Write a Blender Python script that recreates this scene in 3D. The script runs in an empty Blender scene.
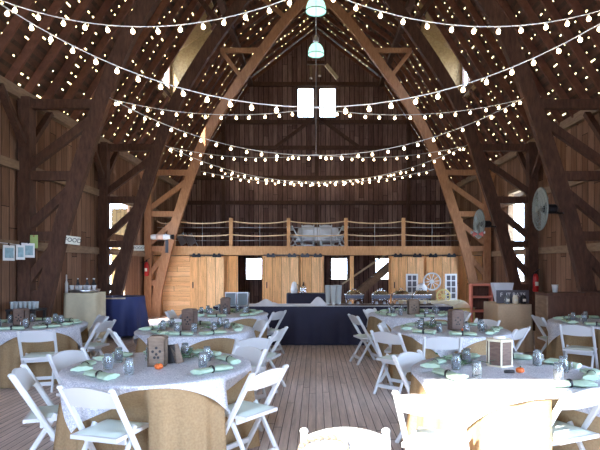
import bpy, math, random
from mathutils import Vector, Matrix
R = random.Random(7)
PI = math.pi
SC = bpy.context.scene
COL = SC.collection
# ---------------------------------------------------------------- camera, sky, sun, exposure
F = 520.0; EYE = 1.62; VX = 316.0; VY = 266.0
cam_d = bpy.data.cameras.new('camera'); cam = bpy.data.objects.new('camera', cam_d); COL.objects.link(cam)
cam.location = (0, 0, EYE); cam.rotation_euler = (PI/2, 0, 0)
cam_d.sensor_width = 36; cam_d.lens = 36*F/600
cam_d.shift_x = -(VX-300)/600; cam_d.shift_y = (VY-225)/600
cam_d.clip_start = 0.05; cam_d.clip_end = 300
SC.camera = cam
SC.view_settings.view_transform = 'Standard'; SC.view_settings.look = 'None'
SC.view_settings.gamma = 1; SC.view_settings.exposure = 0.95; SC.view_settings.use_curve_mapping = False
world = bpy.data.worlds.new('sky'); SC.world = world; world.use_nodes = True
bg = world.node_tree.nodes['Background']; bg.inputs[0].default_value = (0.54, 0.71, 1.0, 1); bg.inputs[1].default_value = 13.5
sun_d = bpy.data.lights.new('sun', 'SUN'); sun = bpy.data.objects.new('sun', sun_d); COL.objects.link(sun)
SUN_AZ, SUN_EL = math.radians(30), math.radians(40)
sd = Vector((math.sin(SUN_AZ)*math.cos(SUN_EL), math.cos(SUN_AZ)*math.cos(SUN_EL), -math.sin(SUN_EL)))
sun.rotation_euler = sd.to_track_quat('-Z', 'Y').to_euler()
sun_d.energy = 18; sun_d.color = (1.0, 0.93, 0.82); sun_d.angle = 0.012
BULB = 9.0          # glow of the festoon bulbs
def portal(loc, rot, sx, sy):
    d = bpy.data.lights.new('sky_portal', 'AREA'); d.shape = 'RECTANGLE'; d.size = sx; d.size_y = sy
    d.cycles.is_portal = True
    o = bpy.data.objects.new('sky_portal', d); COL.objects.link(o); o.location = loc; o.rotation_euler = rot
portal((5.75, 1.0, 1.75), (0, PI/2, 0), 3.5, 5.0)          # unseen side opening added for foreground skylight, light comes towards -X
portal((-5.65, 14.45, 1.7), (0, -PI/2, 0), 3.4, 2.3)
portal((-2.2, -2.1, 3.3), (PI/2, 0, 0), 1.5, 6.5)
SC.cycles.max_bounces = 8; SC.cycles.diffuse_bounces = 5; SC.cycles.transparent_max_bounces = 12
SC.cycles.sample_clamp_indirect = 6.0; SC.cycles.use_denoising = True

# ---------------------------------------------------------------- helpers
def V(x, y, z): return Vector((x, y, z))
def px(x, y, Z): return V((x-VX)*Z/F, Z, EYE+(VY-y)*Z/F)
def top_at(x, y, h):
    Z = (EYE-h)*F/(y-VY); return V((x-VX)*Z/F, Z, h)
class MB:
    def __init__(s): s.v = []; s.f = []; s.m = []; s.mi = 0; s.smooth = []
    def face(s, idx, sm=False): s.f.append(tuple(idx)); s.m.append(s.mi); s.smooth.append(sm)
    def box(s, c, d, M=None):
        b = len(s.v); c = Vector(c)
        for dx in (-.5, .5):
            for dy in (-.5, .5):
                for dz in (-.5, .5):
                    p = Vector((dx*d[0], dy*d[1], dz*d[2]))
                    if M: p = M @ p
                    s.v.append(p+c)
        for q in ((0,1,3,2),(4,6,7,5),(0,4,5,1),(2,3,7,6),(0,2,6,4),(1,5,7,3)): s.face([b+i for i in q])
        return s
    def bar(s, a, b_, w, h, up=(0, 0, 1), bev=0):
        a = Vector(a); b_ = Vector(b_); d = (b_-a); L = d.length; d.normalize()
        u = Vector(up); sx = d.cross(u)
        if sx.length < 1e-4: sx = d.cross(Vector((1, 0, 0)))
        sx.normalize(); uy = sx.cross(d)
        b = len(s.v)
        if bev <= 0: prof = [(-w/2,-h/2),(w/2,-h/2),(w/2,h/2),(-w/2,h/2)]
        else:
            e = bev; prof = [(-w/2+e,-h/2),(w/2-e,-h/2),(w/2,-h/2+e),(w/2,h/2-e),(w/2-e,h/2),(-w/2+e,h/2),(-w/2,h/2-e),(-w/2,-h/2+e)]
        n = len(prof)
        for p in (a, b_):
            for (i, j) in prof: s.v.append(p+sx*i+uy*j)
        for i in range(n):
            j = (i+1) % n; s.face((b+i, b+j, b+n+j, b+n+i))
        s.face([b+i for i in range(n-1, -1, -1)]); s.face([b+n+i for i in range(n)])
        return s
    def sweep(s, pts, prof, up=(0, 1, 0), closed=True, sm=False):
        """pts centre line; prof list of (side, up) offsets"""
        pts = [Vector(p) for p in pts]; n = 0; b = len(s.v)
        for k, p in enumerate(pts):
            t = (pts[min(k+1, len(pts)-1)]-pts[max(k-1, 0)]).normalized()
            u = Vector(up); sx = t.cross(u)
            if sx.length < 1e-4: sx = t.cross(Vector((1, 0, 0)))
            sx.normalize(); uy = sx.cross(t)
            sc = prof(k) if callable(prof) else prof
            n = len(sc)
            for (i, j) in sc: s.v.append(p+sx*i+uy*j)
        for k in range(len(pts)-1):
            for i in range(n):
                j = (i+1) % n; s.face((b+k*n+i, b+k*n+j, b+(k+1)*n+j, b+(k+1)*n+i), sm)
        s.face([b+i for i in range(n-1, -1, -1)]); e = b+(len(pts)-1)*n; s.face([e+i for i in range(n)])
        return s
    def tube(s, pts, r, n=6, up=(0, 0, 1)):
        rr = r if callable(r) else (lambda k: r)
        return s.sweep(pts, lambda k: [(rr(k)*math.cos(2*PI*i/n), rr(k)*math.sin(2*PI*i/n)) for i in range(n)], up, sm=True)
    def lathe(s, prof, c=(0, 0, 0), n=16, M=None, capb=True, capt=True):
        b = len(s.v); c = Vector(c)
        for (r, z) in prof:
            for i in range(n):
                p = Vector((r*math.cos(2*PI*i/n), r*math.sin(2*PI*i/n), z))
                if M: p = M @ p
                s.v.append(p+c)
        for k in range(len(prof)-1):
            for i in range(n):
                j = (i+1) % n; s.face((b+k*n+i, b+k*n+j, b+(k+1)*n+j, b+(k+1)*n+i), n > 8)
        if capb: s.face([b+i for i in range(n-1, -1, -1)])
        if capt: e = b+(len(prof)-1)*n; s.face([e+i for i in range(n)])
        return s
    def grid(s, fn, nu, nv, sm=True, wrap=False):
        b = len(s.v); cols = nu if wrap else nu+1
        for j in range(nv+1):
            for i in range(cols): s.v.append(Vector(fn(i/nu, j/nv)))
        for j in range(nv):
            for i in range(nu):
                i2 = (i+1) % cols if wrap else i+1
                s.face((b+j*cols+i, b+j*cols+i2, b+(j+1)*cols+i2, b+(j+1)*cols+i), sm)
        return s
    def quad(s, a, b_, c, d):
        b = len(s.v); s.v += [Vector(a), Vector(b_), Vector(c), Vector(d)]; s.face((b, b+1, b+2, b+3)); return s
    def poly(s, pts, th):
        """flat polygon extruded by vector th"""
        b = len(s.v); n = len(pts); th = Vector(th)
        for p in pts: s.v.append(Vector(p))
        for p in pts: s.v.append(Vector(p)+th)
        s.face([b+i for i in range(n-1, -1, -1)]); s.face([b+n+i for i in range(n)])
        for i in range(n):
            j = (i+1) % n; s.face((b+i, b+j, b+n+j, b+n+i))
        return s
    def mesh(s, name, mats):
        me = bpy.data.meshes.new(name); me.from_pydata([tuple(v) for v in s.v], [], s.f)
        if not isinstance(mats, (list, tuple)): mats = [mats]
        for m in mats: me.materials.append(m)
        me.polygons.foreach_set('material_index', s.m); me.polygons.foreach_set('use_smooth', s.smooth)
        me.update(); return me
    def build(s, name, mats, parent=None, loc=None, rz=0):
        o = bpy.data.objects.new(name, s.mesh(name, mats)); COL.objects.link(o)
        if parent: o.parent = parent
        if loc is not None: o.location = loc
        o.rotation_euler[2] = rz
        return o
def tag(o, label, cat, group=None, kind=None):
    if label: o['label'] = label
    if cat: o['category'] = cat
    if group: o['group'] = group
    if kind: o['kind'] = kind
    return o
def thing(name, label, cat, loc=(0, 0, 0), rz=0, group=None):
    o = bpy.data.objects.new(name, None); COL.objects.link(o); o.location = loc; o.rotation_euler[2] = rz
    o.empty_display_size = .1
    return tag(o, label, cat, group)
def struct(o, label=None, cat=None):
    o['kind'] = 'structure'
    if label: o['label'] = label
    if cat: o['category'] = cat
    return o
def dup(root, loc, rz, label=None, group=None):
    r = root.copy(); COL.objects.link(r); r.location = loc; r.rotation_euler[2] = rz
    if label: r['label'] = label
    if group: r['group'] = group
    for ch in list(root.children):
        c = ch.copy(); COL.objects.link(c); c.parent = r
        for g in list(ch.children):
            d = g.copy(); COL.objects.link(d); d.parent = c
    return r

# ---------------------------------------------------------------- materials
def nm(name):
    m = bpy.data.materials.new(name); m.use_nodes = True; nt = m.node_tree; b = nt.nodes['Principled BSDF']; return m, nt, b
def node(nt, t, **kw):
    n = nt.nodes.new(t)
    for k, v in kw.items(): setattr(n, k, v)
    return n
def mathn(nt, op, a, b=None, c=None):
    n = node(nt, 'ShaderNodeMath', operation=op)
    for i, x in enumerate((a, b, c)):
        if x is None: continue
        if isinstance(x, (int, float)): n.inputs[i].default_value = x
        else: nt.links.new(x, n.inputs[i])
    return n.outputs[0]
def mixc(nt, f, a, b):
    n = node(nt, 'ShaderNodeMix', data_type='RGBA')
    for s, x in ((0, f), (6, a), (7, b)):
        if isinstance(x, tuple): n.inputs[s].default_value = (*x[:3], 1)
        elif isinstance(x, (int, float)): n.inputs[s].default_value = x
        else: nt.links.new(x, n.inputs[s])
    return n.outputs[2]
def plain(name, c, rough=.6, metal=0, noise=0, nscale=20, emit=None, es=0, alpha=None, trans=0, bump=0):
    m, nt, b = nm(name)
    b.inputs['Base Color'].default_value = (*c, 1); b.inputs['Roughness'].default_value = rough; b.inputs['Metallic'].default_value = metal
    if noise or bump:
        tc = node(nt, 'ShaderNodeTexCoord'); n = node(nt, 'ShaderNodeTexNoise'); n.inputs['Scale'].default_value = nscale; n.inputs['Detail'].default_value = 4
        nt.links.new(tc.outputs['Object'], n.inputs['Vector'])
        d = tuple(x*(1-noise) for x in c); l = tuple(min(1, x*(1+noise)) for x in c)
        nt.links.new(mixc(nt, n.outputs['Fac'], d, l), b.inputs['Base Color'])
        if bump:
            bp = node(nt, 'ShaderNodeBump'); bp.inputs['Strength'].default_value = bump; nt.links.new(n.outputs['Fac'], bp.inputs['Height']); nt.links.new(bp.outputs[0], b.inputs['Normal'])
    if emit: b.inputs['Emission Color'].default_value = (*emit, 1); b.inputs['Emission Strength'].default_value = es
    if alpha is not None: b.inputs['Alpha'].default_value = alpha
    if trans: b.inputs['Transmission Weight'].default_value = trans
    return m
def wood(name, a, b_, scale=(6, 6, 1.2), rough=.75, blotch=None, spec=.3):
    m, nt, b = nm(name); tc = node(nt, 'ShaderNodeTexCoord'); mp = node(nt, 'ShaderNodeMapping'); mp.inputs['Scale'].default_value = scale
    nt.links.new(tc.outputs['Object'], mp.inputs[0])
    n = node(nt, 'ShaderNodeTexNoise'); n.inputs['Scale'].default_value = 4; n.inputs['Detail'].default_value = 6; n.inputs['Roughness'].default_value = .65
    nt.links.new(mp.outputs[0], n.inputs['Vector'])
    f = node(nt, 'ShaderNodeMapRange'); f.inputs[1].default_value = .3; f.inputs[2].default_value = .7; nt.links.new(n.outputs['Fac'], f.inputs[0])
    c = mixc(nt, f.outputs[0], a, b_)
    n2 = node(nt, 'ShaderNodeTexNoise'); n2.inputs['Scale'].default_value = 1.3; nt.links.new(tc.outputs['Object'], n2.inputs['Vector'])
    c = mixc(nt, mathn(nt, 'MULTIPLY', mathn(nt, 'SUBTRACT', n2.outputs['Fac'], .4), .9), c, tuple(x*.55 for x in a))
    nt.links.new(c, b.inputs['Base Color']); b.inputs['Roughness'].default_value = rough; b.inputs['Specular IOR Level'].default_value = spec
    bp = node(nt, 'ShaderNodeBump'); bp.inputs['Strength'].default_value = .35; nt.links.new(n.outputs['Fac'], bp.inputs['Height']); nt.links.new(bp.outputs[0], b.inputs['Normal'])
    return m
def planks(name, cols, across=0, along=2, width=.2, gap=.03, rough=.8, gapcol=(.01, .007, .005), knots=False, seglen=3.0, spec=.2, streak=.5):
    """boards whose seams run along axis `along`, `width` wide along axis `across`"""
    m, nt, b = nm(name); tc = node(nt, 'ShaderNodeTexCoord'); sp = node(nt, 'ShaderNodeSeparateXYZ'); nt.links.new(tc.outputs['Object'], sp.inputs[0])
    u = mathn(nt, 'DIVIDE', sp.outputs[across], width); iu = mathn(nt, 'FLOOR', u); fu = mathn(nt, 'FRACT', u)
    wn0 = node(nt, 'ShaderNodeTexWhiteNoise', noise_dimensions='1D'); nt.links.new(iu, wn0.inputs['W'])
    w = mathn(nt, 'DIVIDE', mathn(nt, 'ADD', sp.outputs[along], mathn(nt, 'MULTIPLY', wn0.outputs[0], seglen)), seglen)
    iw = mathn(nt, 'FLOOR', w); fw = mathn(nt, 'FRACT', w)
    wn = node(nt, 'ShaderNodeTexWhiteNoise', noise_dimensions='2D'); cb = node(nt, 'ShaderNodeCombineXYZ'); nt.links.new(iu, cb.inputs[0]); nt.links.new(iw, cb.inputs[1]); nt.links.new(cb.outputs[0], wn.inputs[0])
    r = node(nt, 'ShaderNodeValToRGB'); els = r.color_ramp.elements
    while len(els) < len(cols): els.new(.5)
    for i, c in enumerate(cols): els[i].position = i/(len(cols)-1); els[i].color = (*c, 1)
    nt.links.new(wn.outputs[0], r.inputs[0])
    mp = node(nt, 'ShaderNodeMapping'); s = [14, 14, 14]; s[along] = 1.1; mp.inputs['Scale'].default_value = s; nt.links.new(tc.outputs['Object'], mp.inputs[0])
    cbo = node(nt, 'ShaderNodeVectorMath', operation='ADD'); nt.links.new(mp.outputs[0], cbo.inputs[0]); nt.links.new(wn.outputs[1], cbo.inputs[1])
    n = node(nt, 'ShaderNodeTexNoise'); n.inputs['Scale'].default_value = 1.6; n.inputs['Detail'].default_value = 5; n.inputs['Roughness'].default_value = .7; nt.links.new(cbo.outputs[0], n.inputs['Vector'])
    k = mathn(nt, 'ADD', mathn(nt, 'MULTIPLY', mathn(nt, 'SUBTRACT', n.outputs['Fac'], .5), 2.2*streak), 1.0)
    vm = node(nt, 'ShaderNodeVectorMath', operation='SCALE'); nt.links.new(r.outputs[0], vm.inputs[0]); nt.links.new(k, vm.inputs['Scale'])
    c = vm.outputs[0]
    if knots:
        vo = node(nt, 'ShaderNodeTexVoronoi'); mp2 = node(nt, 'ShaderNodeMapping'); s2 = [5, 5, 5]; s2[along] = 2.2; mp2.inputs['Scale'].default_value = s2; nt.links.new(tc.outputs['Object'], mp2.inputs[0]); nt.links.new(mp2.outputs[0], vo.inputs['Vector'])
        kn = mathn(nt, 'LESS_THAN', vo.outputs['Distance'], .13)
        c = mixc(nt, mathn(nt, 'MULTIPLY', kn, .7), c, tuple(x*.25 for x in cols[0]))
    e = mathn(nt, 'LESS_THAN', mathn(nt, 'MINIMUM', fu, mathn(nt, 'SUBTRACT', 1.0, fu)), gap)
    e2 = mathn(nt, 'LESS_THAN', fw, .004)
    g = mathn(nt, 'MAXIMUM', e, e2)
    c = mixc(nt, g, c, gapcol)
    nt.links.new(c, b.inputs['Base Color']); b.inputs['Roughness'].default_value = rough; b.inputs['Specular IOR Level'].default_value = spec
    h = mathn(nt, 'SUBTRACT', n.outputs['Fac'], mathn(nt, 'MULTIPLY', g, 3.0))
    bp = node(nt, 'ShaderNodeBump'); bp.inputs['Strength'].default_value = .3; bp.inputs['Distance'].default_value = .02; nt.links.new(h, bp.inputs['Height']); nt.links.new(bp.outputs[0], b.inputs['Normal'])
    return m
M = {}
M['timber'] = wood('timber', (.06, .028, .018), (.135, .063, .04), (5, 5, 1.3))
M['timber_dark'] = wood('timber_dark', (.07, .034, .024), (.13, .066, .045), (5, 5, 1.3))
M['timber_lit'] = wood('timber_lit', (.32, .15, .075), (.50, .25, .13), (5, 5, 1.3))  # arch timber made lighter and warmer, light at the back put into its colour
M['timber_gold'] = wood('timber_gold', (.50, .25, .11), (.72, .40, .19), (5, 5, 1.3))
M['rafter'] = wood('rafter', (.12, .048, .03), (.22, .09, .056), (2, 8, 2))
M['batten'] = wood('batten', (.08, .036, .024), (.17, .08, .05), (2, 1, 2))
M['shingle'] = wood('shingle', (.05, .027, .018), (.11, .065, .045), (2, 3, 2))
M['girt'] = wood('girt', (.22, .14, .09), (.36, .24, .15), (5, 1.2, 5))
M['wall_side'] = planks('wall_side', [(.17, .083, .048), (.24, .128, .078), (.31, .175, .11)], 1, 2, .24, .03, streak=.7)
M['wall_end'] = planks('wall_end', [(.14, .076, .065), (.21, .12, .10), (.30, .185, .155)], 0, 2, .2, .05, streak=1.1)
M['loft_wall'] = planks('loft_wall', [(.66, .31, .115), (.78, .41, .17), (.86, .52, .26)], 0, 2, .26, .016, knots=True, streak=.55, seglen=6, gapcol=(.12, .05, .02))
M['loft_wall_h'] = planks('loft_wall_h', [(.76, .40, .18), (.80, .45, .21), (.86, .51, .26)], 2, 0, .16, .02, knots=True, streak=.45, gapcol=(.2, .09, .035))
M['door_leaf'] = planks('door_leaf', [(.66, .32, .12), (.77, .41, .18), (.84, .50, .25)], 0, 2, .28, .02, knots=True, streak=.6, seglen=6, gapcol=(.12, .05, .02))
M['door_out'] = planks('door_out', [(.10, .06, .022), (.14, .085, .035)], 0, 2, .12, .03)
def chink():
    m, nt, b = nm('glint_strip'); o = nt.nodes['Material Output']; t = node(nt, 'ShaderNodeBsdfTranslucent'); t.inputs[0].default_value = (.40, .26, .10, 1); nt.links.new(t.outputs[0], o.inputs[0]); return m  # tan translucent filler added in the chinks, tints the glints and stops sun spots
M['chink'] = chink()
M['floor'] = planks('floor', [(.58, .47, .42), (.66, .54, .49), (.74, .61, .56), (.61, .49, .44)], 0, 1, .085, .05, rough=.42, gapcol=(.13, .09, .075), spec=.5, seglen=3.6, streak=.6)
M['loft_floor'] = planks('loft_floor', [(.2, .11, .06), (.28, .16, .09)], 0, 1, .15, .03)
M['resin'] = plain('resin', (.70, .72, .74), .35)
M['pad'] = plain('pad', (.66, .76, .70), .5)
def burlap():
    m, nt, b = nm('burlap'); tc = node(nt, 'ShaderNodeTexCoord')
    w1 = node(nt, 'ShaderNodeTexNoise'); w1.inputs['Scale'].default_value = 60; nt.links.new(tc.outputs['Object'], w1.inputs[0])
    w2 = node(nt, 'ShaderNodeTexNoise'); w2.inputs['Scale'].default_value = 3; nt.links.new(tc.outputs['Object'], w2.inputs[0])
    c = mixc(nt, w1.outputs['Fac'], (.22, .145, .075), (.42, .30, .17)); c = mixc(nt, mathn(nt, 'MULTIPLY', w2.outputs['Fac'], .4), c, (.33, .22, .12))
    nt.links.new(c, b.inputs['Base Color']); b.inputs['Roughness'].default_value = .9; b.inputs['Specular IOR Level'].default_value = .1
    bp = node(nt, 'ShaderNodeBump'); bp.inputs['Strength'].default_value = .4; bp.inputs['Distance'].default_value = .005; nt.links.new(w1.outputs['Fac'], bp.inputs['Height']); nt.links.new(bp.outputs[0], b.inputs['Normal'])
    return m
M['burlap'] = burlap()
def lace():
    m, nt, b = nm('lace'); tc = node(nt, 'ShaderNodeTexCoord'); uv = tc.outputs['Object']
    vo = node(nt, 'ShaderNodeTexVoronoi'); vo.inputs['Scale'].default_value = 17; nt.links.new(uv, vo.inputs['Vector'])
    n = node(nt, 'ShaderNodeTexNoise'); n.inputs['Scale'].default_value = 38; n.inputs['Detail'].default_value = 3; n.inputs['Distortion'].default_value = 2.5; nt.links.new(uv, n.inputs['Vector'])
    f = node(nt, 'ShaderNodeMapRange'); f.inputs[1].default_value = .40; f.inputs[2].default_value = .58; nt.links.new(n.outputs['Fac'], f.inputs[0])
    r = mathn(nt, 'SINE', mathn(nt, 'MULTIPLY', vo.outputs['Distance'], 42.0))
    g = mathn(nt, 'MULTIPLY', f.outputs[0], mathn(nt, 'ADD', mathn(nt, 'MULTIPLY', r, .25), .75))
    c = mixc(nt, g, (.50, .52, .61), (.90, .91, .95))
    nt.links.new(c, b.inputs['Base Color']); b.inputs['Roughness'].default_value = .6
    bp = node(nt, 'ShaderNodeBump'); bp.inputs['Strength'].default_value = .6; bp.inputs['Distance'].default_value = .008; nt.links.new(g, bp.inputs['Height']); nt.links.new(bp.outputs[0], b.inputs['Normal'])
    return m
M['lace'] = lace()
M['white_cloth'] = plain('white_cloth', (.78, .80, .86), .8, noise=.06, nscale=8)
M['navy'] = plain('navy', (.012, .011, .035), .7, noise=.2, nscale=6)
M['burlap_lit'] = plain('burlap_lit', (.62, .46, .30), .9, noise=.15, nscale=30, bump=.3)  # burlap lightened in colour to make up for weak light at the counter
M['navy_bright'] = plain('navy_bright', (.03, .045, .17), .6, noise=.2, nscale=4)
M['green_cloth'] = plain('green_cloth', (.47, .62, .47), .8, noise=.25, nscale=25)
M['dark'] = plain('dark', (.02, .018, .02), .5)
M['black_metal'] = plain('black_metal', (.03, .03, .035), .35, .6)
M['chrome'] = plain('chrome', (.75, .76, .8), .18, 1)
M['steel'] = plain('steel', (.6, .6, .63), .3, 1)
M['pan'] = plain('pan', (.10, .11, .15), .3, .3)
M['frost'] = plain('frost', (.72, .78, .80), .25, trans=.35)
M['glass'] = plain('glass', (.85, .92, .95), .08, trans=.85)
M['drink'] = plain('drink', (.03, .015, .05), .2)
M['paper'] = plain('paper', (.85, .83, .72), .8)
M['paper_green'] = plain('paper_green', (.42, .55, .2), .8, noise=.1)
M['red'] = plain('red', (.55, .02, .02), .35)
M['pumpkin'] = plain('pumpkin', (.75, .16, .03), .5, noise=.2, nscale=30)
M['crate_wood'] = wood('crate_wood', (.17, .12, .09), (.30, .22, .16), (3, 3, 12))
M['bark'] = wood('bark', (.13, .085, .07), (.24, .165, .13), (3, 3, 12))
M['lt_wood'] = wood('lt_wood', (.55, .42, .26), (.78, .64, .44), (4, 4, 1))
M['dormer_lining'] = wood('dormer_lining', (.26, .16, .07), (.40, .27, .13), (4, 4, 4))
M['white_paint'] = plain('white_paint', (.82, .82, .82), .5, noise=.05)
M['yellow'] = plain('yellow', (.80, .68, .28), .7, noise=.15, nscale=10)
M['cream'] = plain('cream', (.82, .76, .58), .8, noise=.12, nscale=6)
M['peach'] = plain('peach', (.80, .55, .42), .6)
M['coral'] = plain('coral', (.78, .25, .17), .6, noise=.1)
M['beige_cloth'] = plain('beige_cloth', (.66, .58, .40), .85, noise=.12, nscale=10)
M['brown_paint'] = wood('brown_paint', (.10, .045, .03), (.18, .085, .055), (5, 5, 1))
M['rope'] = plain('rope', (.24, .18, .12), .9, noise=.25, nscale=60, bump=.5)
M['rail_rope'] = plain('rail_rope', (.72, .52, .32), .9, noise=.2, nscale=60)
M['cable'] = plain('cable', (.42, .42, .44), .4, .8)
M['cord_white'] = plain('cord_white', (.78, .78, .82), .5)
M['bulb'] = plain('bulb', (1, .9, .7), .3, emit=(1.0, .74, .42), es=BULB)
M['socket'] = plain('socket', (.65, .65, .62), .5)
M['shade'] = plain('shade', (.35, .62, .55), .25, emit=(.42, .85, .72), es=.9)
M['fan_grille'] = plain('fan_grille', (.30, .34, .32), .4, .5)
M['fan_blade'] = plain('fan_blade', (.38, .42, .40), .4, .4)
M['pink'] = plain('pink', (.85, .25, .25), .7)
M['photo_blue'] = plain('photo_blue', (.30, .46, .52), .4, noise=.6, nscale=14)
M['grass'] = plain('grass', (.42, .40, .30), .9, noise=.2, nscale=2)
M['plant'] = plain('plant', (.10, .20, .11), .7, noise=.4, nscale=30)
M['slate'] = plain('slate', (.12, .11, .13), .6)
M['grey_crate'] = plain('grey_crate', (.16, .19, .20), .5)
M['window_frame'] = wood('window_frame', (.14, .09, .07), (.2, .13, .1), (4, 4, 1))
M['pane'] = plain('pane', (1, 1, 1), .0, alpha=.06)

# ---------------------------------------------------------------- setting: ground, floor, walls
XL, XR = -5.5, 5.65
ZF, ZB = -2.0, 21.8
EAVE, BREAK, RIDGE = (5.8, 4.72), (2.7, 9.5), (0.0, 11.6)
g = MB(); g.quad((-90, -60, -.32), (90, -60, -.32), (90, 110, -.32), (-90, 110, -.32)); struct(g.build('ground', M['grass']), 'pale dry ground outside around the barn', 'ground')
f = MB(); f.box(((XL+XR)/2, (ZF+ZB)/2, -.15), (XR-XL+.3, ZB-ZF+.3, .3)); struct(f.build('floor', M['floor']), 'worn grey-brown narrow board floor of the barn', 'floor')
def wall_yz(name, x, th, holes, mat, z0=ZF, z1=ZB, h1=4.72, label=None):
    """a wall in the Y-Z plane with rectangular holes (y0,y1,h0,h1)"""
    mb = MB(); ys = sorted({z0, z1, *[h[0] for h in holes], *[h[1] for h in holes]}); hs = sorted({0, h1, *[h[2] for h in holes], *[h[3] for h in holes]})
    for a, b in zip(ys, ys[1:]):
        for c, d in zip(hs, hs[1:]):
            if any(h[0] <= a and b <= h[1] and h[2] <= c and d <= h[3] for h in holes): continue
            mb.box((x, (a+b)/2, (c+d)/2), (th, b-a, d-c))
    return struct(mb.build(name, mat), label, 'wall')
wl = wall_yz('wall_left', XL-.06, .08, [(13.3, 14.9, 0, 2.28), (13.8, 15.4, 2.5, 3.4)], M['wall_side'], label='left barn wall of upright brown boards with tall open doorway')
wr = wall_yz('wall_right', XR+.04, .08, [(-1.5, 3.5, 0, 3.5), (14.0, 15.2, 1.2, 3.75)], M['wall_side'], label='right barn wall of upright brown boards')  # near opening is added out of view to let skylight onto the foreground
for side, x, nmz in ((-1, XL, 'trim_1'), (1, XR, 'trim_2')):
    mb = MB()
    for h in (2.0, 3.45): mb.box((x-side*.04, (ZF+ZB)/2, h), (.09, ZB-ZF-.1, .16))
    mb.box((x+side*.0, (ZF+ZB)/2, 4.78), (.22, ZB-ZF, .2))
    struct(mb.build(nmz, M['girt']), ('left' if side < 0 else 'right')+' wall girts and top plate of lighter timber', 'girt')
# end walls (X-Z plane), following the gambrel outline, built from boxes and sloped polys
def end_wall(name, y, th, holes, mat, label, x0=XL-.1, x1=XR+.08):
    xs = sorted({x0, x1, -BREAK[0], 0.0, BREAK[0], *[h[0] for h in holes], *[h[1] for h in holes]})
    mb = MB()
    def roof(x):
        a = abs(x)
        return RIDGE[1]-(RIDGE[1]-BREAK[1])*a/BREAK[0] if a <= BREAK[0] else BREAK[1]-(BREAK[1]-EAVE[1])*(a-BREAK[0])/(EAVE[0]-BREAK[0])
    for a, b in zip(xs, xs[1:]):
        hh = [h for h in holes if h[0] <= a and b <= h[1]]; hh.sort(key=lambda h: h[2]); z = 0
        for h in hh:
            if h[2] > z: mb.box(((a+b)/2, y, (z+h[2])/2), (b-a, th, h[2]-z))
            z = h[3]
        mb.poly([(a, y-th/2, z), (b, y-th/2, z), (b, y-th/2, roof(b)-.02), (a, y-th/2, roof(a)-.02)], (0, th, 0))
    return struct(mb.build(name, mat), label, 'wall')
FW = [(-2.97, -2.22, 1.02, 1.98), (.60, 1.34, 1.02, 1.98), (2.45, 3.3, 1.02, 1.98)]
end_wall('wall_back', ZB, .1, FW+[(-.80, -.06, 7.80, 9.10), (.12, .86, 7.80, 9.10)], M['wall_end'], 'far gable wall of dark weathered upright boards')
end_wall('wall_front', ZF, .1, [(-2.95, -1.5, 0, 6.55)], M['wall_side'], 'gable wall behind the viewer with tall open doorway')
# girts, posts and braces on the far wall
mb = MB()
for h in (9.2, 7.62, 6.55, 5.3, 4.26, 3.1): mb.box((0, ZB-.11, h), (min(XR*2-.1, 2*(5.6 if h < 5 else (EAVE[0]-(h-EAVE[1])/1.542 if h < BREAK[1] else 2.5)))-.1, .12, .16))
for x in (-3.85, 0.03, 3.85): mb.box((x, ZB-.2, 4.0 if x else 4.4), (.16, .14, 7.4 if x else 10.2-3.4))
mb.bar((-1.7, ZB-.2, 6.55), (-.1, ZB-.2, 7.75), .12, .12, (0, 1, 0)); mb.bar((1.8, ZB-.2, 6.55), (.16, ZB-.2, 7.75), .12, .12, (0, 1, 0))
struct(mb.build('trim_3', M['timber_dark']), 'dark girts, posts and braces nailed across the far gable wall', 'girt')
def window(n, x0, x1, h0, h1, y, label):
    mb = MB(); w = .05
    for a, b, c, d in ((x0, x1, h0, h0+w), (x0, x1, h1-w, h1), (x0, x0+w, h0, h1), (x1-w, x1, h0, h1)): mb.box(((a+b)/2, y, (c+d)/2), (b-a, .12, d-c))
    o = mb.build('window_%d' % n, M['window_frame']); struct(o, label, 'window')
    p = MB(); p.box(((x0+x1)/2, y, (h0+h1)/2), (x1-x0-.1, .006, h1-h0-.1)); p.build('window_pane', M['pane'], o)
window(1, -.80, -.06, 7.8, 9.1, ZB-.02, 'left bright window of the pair high in the far gable')
window(2, .12, .86, 7.8, 9.1, ZB-.02, 'right bright window of the pair high in the far gable')
for i, (a, b, c, d) in enumerate(FW): window(3+i, a, b, c, d, ZB-.02, ('bright window under the loft seen through the left opening', 'bright window under the loft seen through the middle opening', 'bright window under the loft behind the stairs')[i])

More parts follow.
